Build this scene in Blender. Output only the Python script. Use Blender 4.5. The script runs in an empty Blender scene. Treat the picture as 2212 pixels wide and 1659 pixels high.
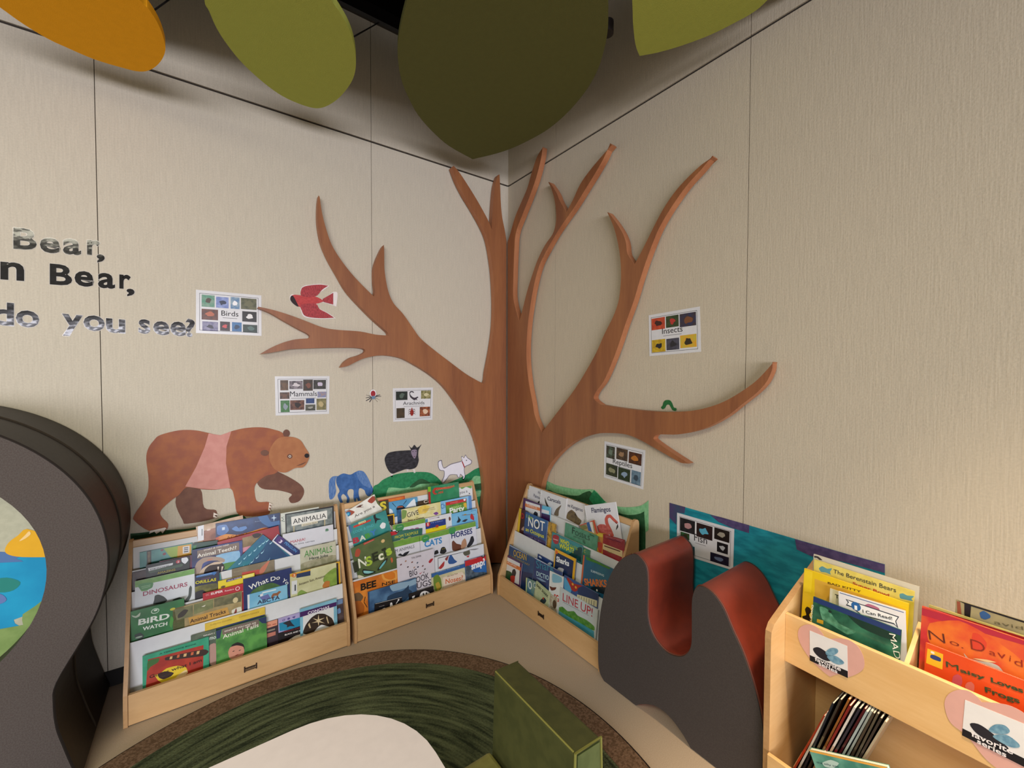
import bpy, bmesh, math, random
from math import radians, sin, cos, pi, sqrt, tan
from mathutils import Vector as V, Matrix
from mathutils.geometry import tessellate_polygon
random.seed(7)
SC = bpy.context.scene
COL = SC.collection

# ------------------------------------------------------------------ camera
IMG_W, IMG_H, FPX = 2212, 1659, 905.0
CAM = V((-1.607, -2.25, 1.24))
_p, _r, _h = radians(-1.46), radians(0.12), radians(53.9)
FW = V((cos(_h) * cos(_p), sin(_h) * cos(_p), sin(_p)))
RT = V((sin(_h), -cos(_h), 0.0))
UP = RT.cross(FW)
RT, UP = RT * cos(_r) + UP * sin(_r), UP * cos(_r) - RT * sin(_r)
cd = bpy.data.cameras.new('camera')
cam = bpy.data.objects.new('camera', cd); COL.objects.link(cam)
cam.matrix_world = Matrix(((RT.x, UP.x, -FW.x, CAM.x), (RT.y, UP.y, -FW.y, CAM.y), (RT.z, UP.z, -FW.z, CAM.z), (0, 0, 0, 1)))
cd.sensor_fit = 'HORIZONTAL'; cd.sensor_width = 36.0; cd.lens = 36.0 * FPX / IMG_W
cd.clip_start = 0.02; cd.clip_end = 60
SC.camera = cam

# ------------------------------------------------------------------ light, world, exposure
SC.view_settings.view_transform = 'Standard'
SC.view_settings.look = 'None'
SC.view_settings.gamma = 1.0
SC.view_settings.use_curve_mapping = False
SC.view_settings.exposure = 0.16

def srgb(h):
    h = h.lstrip('#')
    if len(h) == 3: h = ''.join(c * 2 for c in h)
    o = []
    for i in (0, 2, 4):
        c = int(h[i:i + 2], 16) / 255.0
        o.append(c / 12.92 if c <= 0.04045 else ((c + 0.055) / 1.055) ** 2.4)
    return (o[0], o[1], o[2], 1.0)

w = bpy.data.worlds.new('world'); SC.world = w; w.use_nodes = True
w.node_tree.nodes['Background'].inputs[0].default_value = srgb('e6e2da')
w.node_tree.nodes['Background'].inputs[1].default_value = 0.20

def area(name, loc, aim, sx, sy, power, col, spread=180):
    l = bpy.data.lights.new(name, 'AREA'); l.shape = 'RECTANGLE'; l.size = sx; l.size_y = sy
    l.energy = power; l.color = srgb(col)[:3]; l.spread = radians(spread)
    o = bpy.data.objects.new(name, l); COL.objects.link(o); o.location = loc
    o.rotation_euler = (V(aim) - V(loc)).to_track_quat('-Z', 'Y').to_euler()
    return o
area('window_daylight', (-4.0, -9.6, 1.20), (-1.4, 0.0, 1.05), 7.0, 1.7, 560, 'f6f4ff')
area('ceiling_lamp_room', (-3.0, -2.5, 2.47), (-3.0, -2.5, 0), 1.2, 1.8, 66, 'faf4dd')
area('downlight_over_shelf', (-0.62, -2.35, 2.45), (-0.46, -2.2, 0.3), 0.2, 0.2, 5, 'ffe2bc', 42)

# ------------------------------------------------------------------ materials
_M = {}
def mat(spec, rough=0.6, spec_l=0.35, bump=None, coat=0.0, metal=0.0):
    """spec: '#hex' or ('n', hexA, hexB, scale[, sx, sy, sz]) for a two-tone noise"""
    key = (spec, rough, spec_l, bump, coat, metal)
    if key in _M: return _M[key]
    m = bpy.data.materials.new('mat_%03d' % len(_M)); m.use_nodes = True
    nt = m.node_tree; b = nt.nodes['Principled BSDF']
    b.inputs['Roughness'].default_value = rough
    b.inputs['Specular IOR Level'].default_value = spec_l
    b.inputs['Coat Weight'].default_value = coat
    b.inputs['Metallic'].default_value = metal
    tc = nt.nodes.new('ShaderNodeTexCoord'); mp = nt.nodes.new('ShaderNodeMapping')
    nt.links.new(tc.outputs['Object'], mp.inputs[0])
    nz = nt.nodes.new('ShaderNodeTexNoise'); nt.links.new(mp.outputs[0], nz.inputs['Vector'])
    cr = nt.nodes.new('ShaderNodeValToRGB'); nt.links.new(nz.outputs['Fac'], cr.inputs[0])
    nt.links.new(cr.outputs[0], b.inputs['Base Color'])
    if isinstance(spec, str):
        c = srgb(spec); nz.inputs['Scale'].default_value = 40; nz.inputs['Detail'].default_value = 3
        cr.color_ramp.elements[0].color = tuple(min(1, x * 0.93) for x in c[:3]) + (1,)
        cr.color_ramp.elements[1].color = tuple(min(1, x * 1.05) for x in c[:3]) + (1,)
    else:
        nz.inputs['Scale'].default_value = spec[3]; nz.inputs['Detail'].default_value = 6
        if len(spec) > 4: mp.inputs['Scale'].default_value = spec[4:7]
        cr.color_ramp.elements[0].position = 0.40; cr.color_ramp.elements[1].position = 0.60
        cr.color_ramp.elements[0].color = srgb(spec[1]); cr.color_ramp.elements[1].color = srgb(spec[2])
    if bump:
        n2 = nt.nodes.new('ShaderNodeTexNoise'); n2.inputs['Scale'].default_value = bump[0]; n2.inputs['Detail'].default_value = 3
        nt.links.new(tc.outputs['Object'], n2.inputs['Vector'])
        bp = nt.nodes.new('ShaderNodeBump'); bp.inputs['Strength'].default_value = bump[1]; bp.inputs['Distance'].default_value = bump[2]
        nt.links.new(n2.outputs['Fac'], bp.inputs['Height']); nt.links.new(bp.outputs[0], b.inputs['Normal'])
    _M[key] = m
    return m

def wood(name, a, b_, scale=6.0, stretch=(1, 1, 0.08), rough=0.45, extra=None, coat=0.0):
    m = bpy.data.materials.new(name); m.use_nodes = True; nt = m.node_tree; b = nt.nodes['Principled BSDF']
    b.inputs['Roughness'].default_value = rough; b.inputs['Coat Weight'].default_value = coat
    tc = nt.nodes.new('ShaderNodeTexCoord'); mp = nt.nodes.new('ShaderNodeMapping'); mp.inputs['Scale'].default_value = stretch
    nt.links.new(tc.outputs['Object'], mp.inputs[0])
    nz = nt.nodes.new('ShaderNodeTexNoise'); nz.inputs['Scale'].default_value = scale; nz.inputs['Detail'].default_value = 8; nz.inputs['Distortion'].default_value = 0.6
    nt.links.new(mp.outputs[0], nz.inputs['Vector'])
    nf = nt.nodes.new('ShaderNodeTexNoise'); nf.inputs['Scale'].default_value = scale * 14; nf.inputs['Detail'].default_value = 2
    nt.links.new(mp.outputs[0], nf.inputs['Vector'])
    ad = nt.nodes.new('ShaderNodeMath'); ad.operation = 'MULTIPLY_ADD'; ad.inputs[1].default_value = 0.35
    nt.links.new(nf.outputs['Fac'], ad.inputs[0]); nt.links.new(nz.outputs['Fac'], ad.inputs[2])
    cr = nt.nodes.new('ShaderNodeValToRGB'); nt.links.new(ad.outputs[0], cr.inputs[0]); nt.links.new(cr.outputs[0], b.inputs['Base Color'])
    cr.color_ramp.elements[0].position = 0.45; cr.color_ramp.elements[1].position = 0.90
    cr.color_ramp.elements[0].color = srgb(a); cr.color_ramp.elements[1].color = srgb(b_)
    return m
TREE_M = wood('tree_laminate', '835033', 'a06840', 7, (1.6, 1.6, 0.12), 0.42)
TREE_E = wood('tree_edge', '9c5f3c', 'b67a52', 7, (1.6, 1.6, 0.12), 0.5)
MAPLE = wood('birch_ply', 'be9868', 'd0ab7b', 5, (0.3, 0.3, 1.5), 0.4)
MAPLE_D = wood('birch_edge', 'ae8658', 'c79f70', 9, (1, 1, 1), 0.5)
MAPLE_L = wood('maple_shelf', 'd5ac72', 'e4c08a', 4, (0.3, 0.35, 2.5), 0.4)

def wall_mat(name, base, axis):
    m = bpy.data.materials.new(name); m.use_nodes = True; nt = m.node_tree; b = nt.nodes['Principled BSDF']
    b.inputs['Roughness'].default_value = 0.75; b.inputs['Specular IOR Level'].default_value = 0.2
    tc = nt.nodes.new('ShaderNodeTexCoord'); mp = nt.nodes.new('ShaderNodeMapping')
    mp.inputs['Scale'].default_value = (1, 1, 0.055)
    nt.links.new(tc.outputs['Object'], mp.inputs[0])
    rib = nt.nodes.new('ShaderNodeTexNoise'); rib.inputs['Scale'].default_value = 210; rib.inputs['Detail'].default_value = 3
    nt.links.new(mp.outputs[0], rib.inputs['Vector'])
    fine = nt.nodes.new('ShaderNodeTexNoise'); fine.inputs['Scale'].default_value = 170; fine.inputs['Detail'].default_value = 3
    nt.links.new(tc.outputs['Object'], fine.inputs['Vector'])
    cr = nt.nodes.new('ShaderNodeValToRGB'); c = srgb(base)
    cr.color_ramp.elements[0].position = 0.3; cr.color_ramp.elements[1].position = 0.7
    cr.color_ramp.elements[0].color = tuple(x * 0.88 for x in c[:3]) + (1,); cr.color_ramp.elements[1].color = tuple(min(1, x * 1.07) for x in c[:3]) + (1,)
    mx = nt.nodes.new('ShaderNodeMath'); mx.operation = 'MULTIPLY_ADD'; mx.inputs[1].default_value = 0.5
    nt.links.new(rib.outputs['Fac'], mx.inputs[0])
    h2 = nt.nodes.new('ShaderNodeMath'); h2.operation = 'MULTIPLY'; h2.inputs[1].default_value = 0.5
    nt.links.new(fine.outputs['Fac'], h2.inputs[0]); nt.links.new(h2.outputs[0], mx.inputs[2])
    nt.links.new(mx.outputs[0], cr.inputs[0]); nt.links.new(cr.outputs[0], b.inputs['Base Color'])
    bp = nt.nodes.new('ShaderNodeBump'); bp.inputs['Strength'].default_value = 0.8; bp.inputs['Distance'].default_value = 0.0015
    nt.links.new(mx.outputs[0], bp.inputs['Height']); nt.links.new(bp.outputs[0], b.inputs['Normal'])
    return m

# ------------------------------------------------------------------ geometry helpers
def ray(x, y):
    return FW + RT * ((x - IMG_W / 2) / FPX) + UP * ((IMG_H / 2 - y) / FPX)

class Plane:
    """a real plane in the room: origin O, width axis A, up axis B, outward normal N"""
    def __init__(s, O, A, B, N): s.O, s.A, s.B, s.N = V(O), V(A), V(B), V(N)
    def px(s, x, y, off=0.0):
        d = ray(x, y); O = s.O + s.N * off
        P = CAM + d * ((O - CAM).dot(s.N) / d.dot(s.N)) - s.O
        return (P.dot(s.A), P.dot(s.B))
    def at(s, a, b, n=0.0): return s.O + s.A * a + s.B * b + s.N * n
    def shift(s, n): return Plane(s.O + s.N * n, s.A, s.B, s.N)

WL = Plane((0, 0, 0), (1, 0, 0), (0, 0, 1), (0, -1, 0))      # left wall
WR = Plane((0, 0, 0), (0, -1, 0), (0, 0, 1), (-1, 0, 0))     # right wall

def floor_pt(x, y, z=0.0):
    d = ray(x, y); t = (z - CAM.z) / d.z
    return CAM + d * t

def smooth(pts, n=5, closed=True, ten=1.0):
    """Catmull-Rom through the points; a point with a third item 'c' stays a corner"""
    out = []; N = len(pts); rng = range(N if closed else N - 1)
    for i in rng:
        p1, p2 = pts[i], pts[(i + 1) % N]
        p0 = pts[i - 1] if (closed or i > 0) else p1
        p3 = pts[(i + 2) % N] if (closed or i + 2 < N) else p2
        if len(p1) > 2: p0 = p1
        if len(p2) > 2: p3 = p2
        for k in range(n):
            t = k / n; t2 = t * t; t3 = t2 * t
            o_ = []
            for j in (0, 1):
                m1, m2 = (p2[j] - p0[j]) * .5 * ten, (p3[j] - p1[j]) * .5 * ten
                o_.append((2 * t3 - 3 * t2 + 1) * p1[j] + (t3 - 2 * t2 + t) * m1 + (-2 * t3 + 3 * t2) * p2[j] + (t3 - t2) * m2)
            out.append(tuple(o_))
    if not closed: out.append(tuple(pts[-1][:2]))
    return out

def ell(cx, cy, rx, ry, rot=0, n=28):
    c, s = cos(rot), sin(rot)
    return [(cx + rx * cos(a) * c - ry * sin(a) * s, cy + rx * cos(a) * s + ry * sin(a) * c) for a in [2 * pi * k / n for k in range(n)]]

def clip_rect(poly, x0, y0, x1, y1):
    for ax, lim, sg in ((0, x0, 1), (0, x1, -1), (1, y0, 1), (1, y1, -1)):
        out = []; n = len(poly)
        for i in range(n):
            p, q = poly[i], poly[(i + 1) % n]
            ip, iq = (p[ax] - lim) * sg >= 0, (q[ax] - lim) * sg >= 0
            if ip: out.append(p)
            if ip != iq:
                t = (lim - p[ax]) / (q[ax] - p[ax])
                out.append((p[0] + (q[0] - p[0]) * t, p[1] + (q[1] - p[1]) * t))
        poly = out
        if len(poly) < 3: return []
    return poly

_TXT = {}
def text_geo(s, bold=0.0):
    if 'M' in s: bold = 0.0
    if 'N' in s: bold = min(bold, 0.012)
    k = (s, bold)
    if k not in _TXT:
        c = bpy.data.curves.new('t', 'FONT'); c.body = s; c.size = 1.0; c.offset = bold; c.resolution_u = 3
        o = bpy.data.objects.new('t', c); COL.objects.link(o)
        dg = bpy.context.evaluated_depsgraph_get(); e = o.evaluated_get(dg); me = e.to_mesh()
        vs = [(v.co.x, v.co.y) for v in me.vertices]; fs = [tuple(p.vertices) for p in me.polygons]
        e.to_mesh_clear(); bpy.data.objects.remove(o); bpy.data.curves.remove(c)
        x0 = min(v[0] for v in vs); x1 = max(v[0] for v in vs); y1 = max(v[1] for v in vs)
        _TXT[k] = (vs, fs, x0, x1, y1)
    return _TXT[k]

class MB:
    def __init__(s): s.v = []; s.f = []; s.m = []; s.mats = []
    def mi(s, m):
        if not isinstance(m, bpy.types.Material): m = mat(m)
        if m not in s.mats: s.mats.append(m)
        return s.mats.index(m)
    def add(s, vs, fs, m):
        k = len(s.v); i = s.mi(m); s.v += [V(x) for x in vs]
        for f in fs: s.f.append(tuple(k + q for q in f)); s.m.append(i)
    def box(s, pl, a0, a1, b0, b1, n0, n1, m):
        vs = [pl.at(a, b, n) for n in (n0, n1) for b in (b0, b1) for a in (a0, a1)]
        s.add(vs, [(0, 1, 3, 2), (4, 6, 7, 5), (0, 4, 5, 1), (2, 3, 7, 6), (0, 2, 6, 4), (1, 5, 7, 3)], m)
    def prism(s, pl, pts, n0, n1, m, me=None):
        """solid with the outline pts on plane pl between heights n0 and n1"""
        pts = [tuple(p[:2]) for p in pts]; N = len(pts)
        tr = tessellate_polygon([[V((p[0], p[1], 0)) for p in pts]])
        s.add([pl.at(p[0], p[1], n1) for p in pts], tr, m)
        if n0 != n1:
            s.add([pl.at(p[0], p[1], n0) for p in pts], tr, me or m)
            vs = [pl.at(p[0], p[1], n0) for p in pts] + [pl.at(p[0], p[1], n1) for p in pts]
            s.add(vs, [(i, (i + 1) % N, N + (i + 1) % N, N + i) for i in range(N)], me or m)
    def flat(s, pl, pts, n, m):
        if len(pts) < 3: return
        tr = tessellate_polygon([[V((p[0], p[1], 0)) for p in pts]])
        s.add([pl.at(p[0], p[1], n) for p in pts], tr, m)
    def text(s, pl, txt, p0, p1, h, n, m, bold=0.0, up=None):
        """text from baseline point p0 to p1 on plane pl, capital height h"""
        vs, fs, x0, x1, y1 = text_geo(txt, bold)
        ex = V((p1[0] - p0[0], p1[1] - p0[1])); ey = V(up) if up else V((-ex.y, ex.x)).normalized()
        out = []
        for x, y in vs:
            q = V(p0) + ex * ((x - x0) / (x1 - x0)) + ey * (h * y / y1)
            out.append(pl.at(q.x, q.y, n))
        s.add(out, fs, m)
    def tube(s, pts, r, m, n=8):
        pts = [V(p) for p in pts]; rings = []
        for i, p in enumerate(pts):
            d = (pts[min(i + 1, len(pts) - 1)] - pts[max(i - 1, 0)]).normalized()
            a = d.orthogonal().normalized() if i == 0 else (prev - d * prev.dot(d)).normalized()
            prev = a; b = d.cross(a)
            rings.append([p + (a * cos(2 * pi * k / n) + b * sin(2 * pi * k / n)) * r for k in range(n)])
        vs = [q for rr in rings for q in rr]; fs = []
        for i in range(len(rings) - 1):
            for k in range(n): fs.append((i * n + k, i * n + (k + 1) % n, (i + 1) * n + (k + 1) % n, (i + 1) * n + k))
        fs.append(tuple(range(n - 1, -1, -1))); fs.append(tuple(range((len(rings) - 1) * n, len(rings) * n)))
        s.add(vs, fs, m)
    def build(s, name, parent=None, base=None, bevel=0, smooth_=False):
        me = bpy.data.meshes.new(name)
        root = parent
        wb = V((0, 0, 0))
        if parent is not None:
            p = parent
            while p is not None: wb += p.location; p = p.parent
        if base is None:
            base = wb if parent is not None else V((sum(v.x for v in s.v) / len(s.v), sum(v.y for v in s.v) / len(s.v), min(v.z for v in s.v)))
        base = V(base)
        me.from_pydata([v - base for v in s.v], [], s.f)
        for m in s.mats: me.materials.append(m)
        me.polygons.foreach_set('material_index', s.m)
        me.update()
        bm = bmesh.new(); bm.from_mesh(me); bmesh.ops.recalc_face_normals(bm, faces=bm.faces); bm.to_mesh(me); bm.free()
        o = bpy.data.objects.new(name, me); COL.objects.link(o)
        o.location = base - wb
        if parent is not None: o.parent = parent
        if bevel:
            md = o.modifiers.new('bevel', 'BEVEL'); md.width = bevel; md.segments = 3; md.limit_method = 'ANGLE'; md.angle_limit = radians(40)
        if smooth_:
            me.polygons.foreach_set('use_smooth', [True] * len(me.polygons))
            if not bevel or True:
                md = o.modifiers.new('wn', 'EDGE_SPLIT'); md.split_angle = radians(35)
        return o

def weld(o, d=1e-5):
    bm = bmesh.new(); bm.from_mesh(o.data); bmesh.ops.remove_doubles(bm, verts=bm.verts, dist=d)
    bmesh.ops.recalc_face_normals(bm, faces=bm.faces); bm.to_mesh(o.data); bm.free()
    return o

def tag(o, label=None, cat=None, group=None, kind=None):
    if label: o['label'] = label
    if cat: o['category'] = cat
    if group: o['group'] = group
    if kind: o['kind'] = kind
    return o
def empty(name, loc):
    o = bpy.data.objects.new(name, None); COL.objects.link(o); o.location = loc; o.empty_display_size = 0.05
    return o

# ------------------------------------------------------------------ the room
WALL_ML = wall_mat('vinyl_wall_left', 'cbc3b1', 0)
WALL_MR = wall_mat('vinyl_wall_right', 'cbc0aa', 1)
SEAM = mat('#3a342e', 0.9)
GZ0, GZ1 = 2.4545, 2.4650
def make_wall(name, pl, seams, a0, a1, m):
    b = MB(); s = [a0] + seams + [a1]; g = 0.0012
    for i in range(len(s) - 1):
        l = s[i] + (g if i else 0); r = s[i + 1] - (g if i < len(s) - 2 else 0)
        b.box(pl, l, r, 0.0, GZ0, -0.012, 0, m); b.box(pl, l, r, GZ1, 3.078, -0.012, 0, m)
    b.box(pl, a0, a1, 0, 3.078, -0.05, -0.006, SEAM)
    return tag(b.build(name, base=(0, 0, 0)), kind='structure')
make_wall('wall_left', WL, [-2.987, -1.937, -0.889], -3.4, 0.0, WALL_ML)
make_wall('wall_right', WR, [0.461, 1.508, 2.555], 0.0, 4.2, WALL_MR)
b = MB(); b.box(WL, -3.4, 0.05, 3.078, 3.1, -0.06, 0.012, '#4b4843'); tag(b.build('trim_1', base=(0, 0, 3.078)), kind='structure')
b = MB(); b.box(WR, 0.0, 4.2, 3.078, 3.1, -0.06, 0.012, '#4b4843'); tag(b.build('trim_2', base=(0, 0, 3.078)), kind='structure')
BLK = mat('#141110', 0.6)
b = MB(); b.box(WL, -3.4, -0.0, 0, 0.062, 0, 0.007, BLK); tag(b.build('baseboard_left'), kind='structure')
b = MB(); b.box(WR, 0.007, 4.2, 0, 0.062, 0, 0.007, BLK); tag(b.build('baseboard_right'), kind='structure')
DARKC = mat('#0b0908', 0.95, 0.0)
b = MB(); b.box(WL, -3.6, 1.0, 3.0, 4.0, -1.0, -0.9, DARKC); tag(b.build('wall_plenum_left'), kind='structure')
b = MB(); b.box(WR, -1.0, 4.4, 3.0, 4.0, -1.0, -0.9, DARKC); tag(b.build('wall_plenum_right'), kind='structure')
b = MB(); b.add([(-3.6, -4.4, 3.95), (1, -4.4, 3.95), (1, 1, 3.95), (-3.6, 1, 3.95), (-3.6, -4.4, 4.0), (1, -4.4, 4.0), (1, 1, 4.0), (-3.6, 1, 4.0)],
                [(0, 1, 2, 3), (4, 5, 6, 7), (0, 1, 5, 4), (1, 2, 6, 5), (2, 3, 7, 6), (3, 0, 4, 7)], DARKC)
tag(b.build('ceiling', base=(0, 0, 3.95)), kind='structure')
CLP = [(-3.6, -4.4), (1, -4.4), (1, -2.45), (0.52, -2.13), (-0.81, -1.16), (-2.14, -0.19), (-3.6, 0.0)]
b = MB(); b.prism(Plane((0, 0, 0), (1, 0, 0), (0, 1, 0), (0, 0, 1)), CLP, 2.50, 2.56, mat('#5c5850', 0.8))  # unseen slab added overhead to keep window light off the upper walls
tag(b.build('unseen_shade_slab', base=(0, -3, 2.50)), kind='structure')
FLOOR_M = mat(('n', 'b3a18c', 'baa893', 300), 0.7, 0.3, bump=(500, 0.2, 0.001))
b = MB(); b.add([(-3.6, -4.4, 0), (0.05, -4.4, 0), (0.05, 0.05, 0), (-3.6, 0.05, 0), (-3.6, -4.4, -0.05), (0.05, -4.4, -0.05), (0.05, 0.05, -0.05), (-3.6, 0.05, -0.05)],
                [(0, 1, 2, 3), (4, 5, 6, 7), (0, 1, 5, 4), (1, 2, 6, 5), (2, 3, 7, 6), (3, 0, 4, 7)], FLOOR_M)
tag(b.build('floor', base=(0, 0, 0)), kind='structure')

# ------------------------------------------------------------------ round rug
RC = V((-1.422, -1.276, 0)); RR = 0.94
def rug_field():
    m = bpy.data.materials.new('rug_green'); m.use_nodes = True; nt = m.node_tree; b_ = nt.nodes['Principled BSDF']
    b_.inputs['Roughness'].default_value = 0.95; b_.inputs['Specular IOR Level'].default_value = 0.1
    tc = nt.nodes.new('ShaderNodeTexCoord'); sx = nt.nodes.new('ShaderNodeSeparateXYZ'); nt.links.new(tc.outputs['Object'], sx.inputs[0])
    ln = nt.nodes.new('ShaderNodeVectorMath'); ln.operation = 'LENGTH'; nt.links.new(tc.outputs['Object'], ln.inputs[0])
    at = nt.nodes.new('ShaderNodeMath'); at.operation = 'ARCTAN2'; nt.links.new(sx.outputs['Y'], at.inputs[0]); nt.links.new(sx.outputs['X'], at.inputs[1])
    cb = nt.nodes.new('ShaderNodeCombineXYZ')
    a1 = nt.nodes.new('ShaderNodeMath'); a1.operation = 'MULTIPLY'; a1.inputs[1].default_value = 60; nt.links.new(ln.outputs['Value'], a1.inputs[0])
    a2 = nt.nodes.new('ShaderNodeMath'); a2.operation = 'MULTIPLY'; a2.inputs[1].default_value = 3.2; nt.links.new(at.outputs[0], a2.inputs[0])
    nt.links.new(a1.outputs[0], cb.inputs[0]); nt.links.new(a2.outputs[0], cb.inputs[1])
    nz = nt.nodes.new('ShaderNodeTexNoise'); nz.inputs['Scale'].default_value = 1.0; nz.inputs['Detail'].default_value = 5; nt.links.new(cb.outputs[0], nz.inputs['Vector'])
    nf = nt.nodes.new('ShaderNodeTexNoise'); nf.inputs['Scale'].default_value = 160; nt.links.new(tc.outputs['Object'], nf.inputs['Vector'])
    mx = nt.nodes.new('ShaderNodeMath'); mx.operation = 'MULTIPLY_ADD'; mx.inputs[1].default_value = 0.25
    nt.links.new(nf.outputs['Fac'], mx.inputs[0]); nt.links.new(nz.outputs['Fac'], mx.inputs[2])
    cr = nt.nodes.new('ShaderNodeValToRGB'); nt.links.new(mx.outputs[0], cr.inputs[0]); nt.links.new(cr.outputs[0], b_.inputs['Base Color'])
    cr.color_ramp.elements[0].position = 0.48; cr.color_ramp.elements[1].position = 0.78
    cr.color_ramp.elements[0].color = srgb('2c3324'); cr.color_ramp.elements[1].color = srgb('626a4c')
    bp = nt.nodes.new('ShaderNodeBump'); bp.inputs['Strength'].default_value = 0.7; bp.inputs['Distance'].default_value = 0.004
    nt.links.new(nf.outputs['Fac'], bp.inputs['Height']); nt.links.new(bp.outputs[0], b_.inputs['Normal'])
    return m
FLP = Plane(RC, (1, 0, 0), (0, 1, 0), (0, 0, 1))
b = MB(); b.prism(FLP, ell(0, 0, RR - 0.09, RR - 0.09, n=160), 0.001, 0.011, rug_field())
rug = tag(b.build('round_rug', base=RC), 'round rug with streaky green field, brown border and dark bound edge on the floor', 'rug')
def ring(pl, r0, r1, n0, n1, m, n=160):
    b = MB(); A = [2 * pi * k / n for k in range(n)]
    vs = [pl.at(r * cos(a), r * sin(a), h) for (r, h) in ((r0, n0), (r1, n0), (r1, n1), (r0, n1)) for a in A]
    fs = [(j * n + i, j * n + (i + 1) % n, ((j + 1) % 4) * n + (i + 1) % n, ((j + 1) % 4) * n + i) for j in range(4) for i in range(n)]
    b.add(vs, fs, m); return b
ring(FLP, RR - 0.09, RR - 0.006, 0.001, 0.012, mat(('n', '5f4a38', '7d6450', 120), 0.95, 0.1, bump=(200, 0.6, 0.003))).build('border', rug)
ring(FLP, RR - 0.006, RR, 0.001, 0.010, mat('#1d1512', 0.9)).build('binding', rug)
def fr(pts, x0, y0, s): return [(x0 + p[0] * s, y0 + p[1] * s) + tuple(p[2:]) for p in pts]
def onp(pl, pts, off=0.0): return [pl.px(p[0], p[1], off) + tuple(p[2:]) for p in pts]

# ------------------------------------------------------------------ wooden tree in the corner
TF, TB = 0.045, 0.010
LT = [(1097.3,523,'c'),(1091,500),(1085,470),(1082,440),(1080.5,405),(1079,377,'c'),(1075,380),(1069,402),(1066,430),(1064,460),(1062.5,495,'c'),
 (1055,477),(1045,458),(1028,428),(1008,396),(992,372),(980,358,'c'),(976,361,'c'),(982,378),(990,397),(1003,422),(1020,450),(1039,484),(1052,514),(1060,552),(1065.5,598),(1068,653),(1066.7,703.7),(1061,750),(1054,788),(1050.7,805),(1049,822),(1045.6,829,'c'),
 (1031,822),(1005.5,807),(972,782),(938,756),(908.6,731),(891.7,708),(870.6,678),(851.6,657),(841,636),(834.7,611),(830.5,581),(830,547.7),(829.3,529,'c'),(824,537),(813.6,560),(808,581),(808,606.7),(810,627.8),(808,640.5,'c'),
 (799,632),(777.8,611),(756.7,587.8),(735.6,560),(716.6,528.7),(704,492.8),(695.5,459),(690.5,425,'c'),(688.4,422,'c'),(686,442),(686,480),(693.4,522),(708,558),(727,592),(748,627.8),(773.6,657),(803,687),(824,706),(837,718),(839,724.8,'c'),
 (811.5,722.7),(777.8,716),(735.6,713),(710,710),(689,704.5),(659.7,693),(626,680.5),(592,670),(558.4,662.4,'c'),(556,665,'c'),(583.7,676),(613,693),(647,712),(663.9,720.6),(670,727),(666,731,'c'),
 (638.6,733),(613,739.5),(588,750),(561.8,765,'c'),(592,760.6),(621.7,755),(638.6,753.5),(676.5,752),(718.7,751),(761,751),(782,753),(789,756.4),(786,762),(773.6,767.8),(757,773),(744,782),(735.6,794,'c'),
 (752.5,790),(769,781.7),(790,773),(820,767.8),(845,769),(870.6,775),(895.9,788),(929.6,809),(959,834.5),(984.5,868),(1005.5,902),(1022,935.7),(1033,969),(1041.4,1011.6),(1046,1054),(1044,1078),(1039,1118),(1031,1160),(1020,1215,'c'),(1097.3,1228,'c')]
RTp = [(123,485,0,'c'),(135,450,0),(158,370,0),(185,305,0),(215,235,0),(238,155,0),(262,85,0),(288,42,0,'c'),(310,47,1,'c'),(303,100,1),(280,190,1),(248,280,1),(210,375,1),(183,450,1),(176,540,1),(172,650,1),(172,760,1),(178,860,0,'c'),
 (195,800,0),(215,720,0),(240,640,0),(265,570,0),(300,500,0),(335,450,0),(350,400,0),(352,350,0),(345,290,0),(330,235,0),(315,205,0,'c'),(345,215,1),(375,260,1),(392,300,1),(400,345,0,'c'),
 (430,290,0),(465,215,0),(510,150,0),(560,90,0),(600,45,0),(615,28,0,'c'),(630,32,1,'c'),(600,100,1),(560,170,1),(510,250,1),(460,330,1),(410,400,1),(370,460,1),(330,530,1),(295,600,1),(270,690,1),(252,790,1),(240,880,1),(234,970,1),(235,1060,1),(245,1150,1),(262,1240,1),(275,1310,1),(285,1385,0,'c'),
 (330,1325,0),(380,1260,0),(440,1180,0),(490,1100,0),(540,1010,0),(580,920,0),(620,840,0),(645,770,0),(655,700,0),(658,640,0),(655,570,0),(645,500,0),(625,420,0),(593,345,0,'c'),(625,360,1),(660,405,1),(690,455,1),(705,500,1),(712,550,1),(722,590,0,'c'),
 (750,540,0),(790,460,0),(830,380,0),(870,310,0),(920,240,0),(980,175,0),(1040,120,0),(1092,85,0,'c'),(1112,92,1,'c'),(1060,155,1),(1000,220,1),(950,285,1),(900,360,1),(860,430,1),(830,500,1),(800,580,1),(770,670,1),(740,770,1),(700,880,1),(670,970,1),(640,1050,1),(600,1140,1),(562,1192,1),(553,1225,1),(565,1255,0,'c'),
 (620,1264,0),(700,1275,0),(780,1283,0),(880,1288,0),(980,1283,0),(1060,1268,0),(1140,1240,0),(1220,1195,0),(1290,1145,0),(1340,1095,0),(1375,1055,0,'c'),(1393,1052,1,'c'),(1390,1090,1),(1365,1145,1),(1320,1195,1),(1250,1250,1),(1180,1305,1),(1100,1350,1),(1030,1375,1),(950,1390,1),(880,1390,1),(825,1395,0),(812,1407,0),
 (838,1416,1),(871,1441,1),(929,1480,1),(1001,1526,1,'c'),(965,1530,0),(938,1526,0),(892,1500,0),(813,1455,0),(740,1415,0),(680,1393,0),(610,1387,0),(540,1390,0),(470,1410,0),(410,1445,0),(360,1490,0),(320,1540,0),(295,1590,0),(283,1640,0),(278,1700,0),(279,1800,0),(290,1900,0),(320,2040,0,'c'),(123,2025,0,'c')]
lt = [WL.px(p[0], p[1], TF) + tuple(p[2:]) for p in LT]
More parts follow.
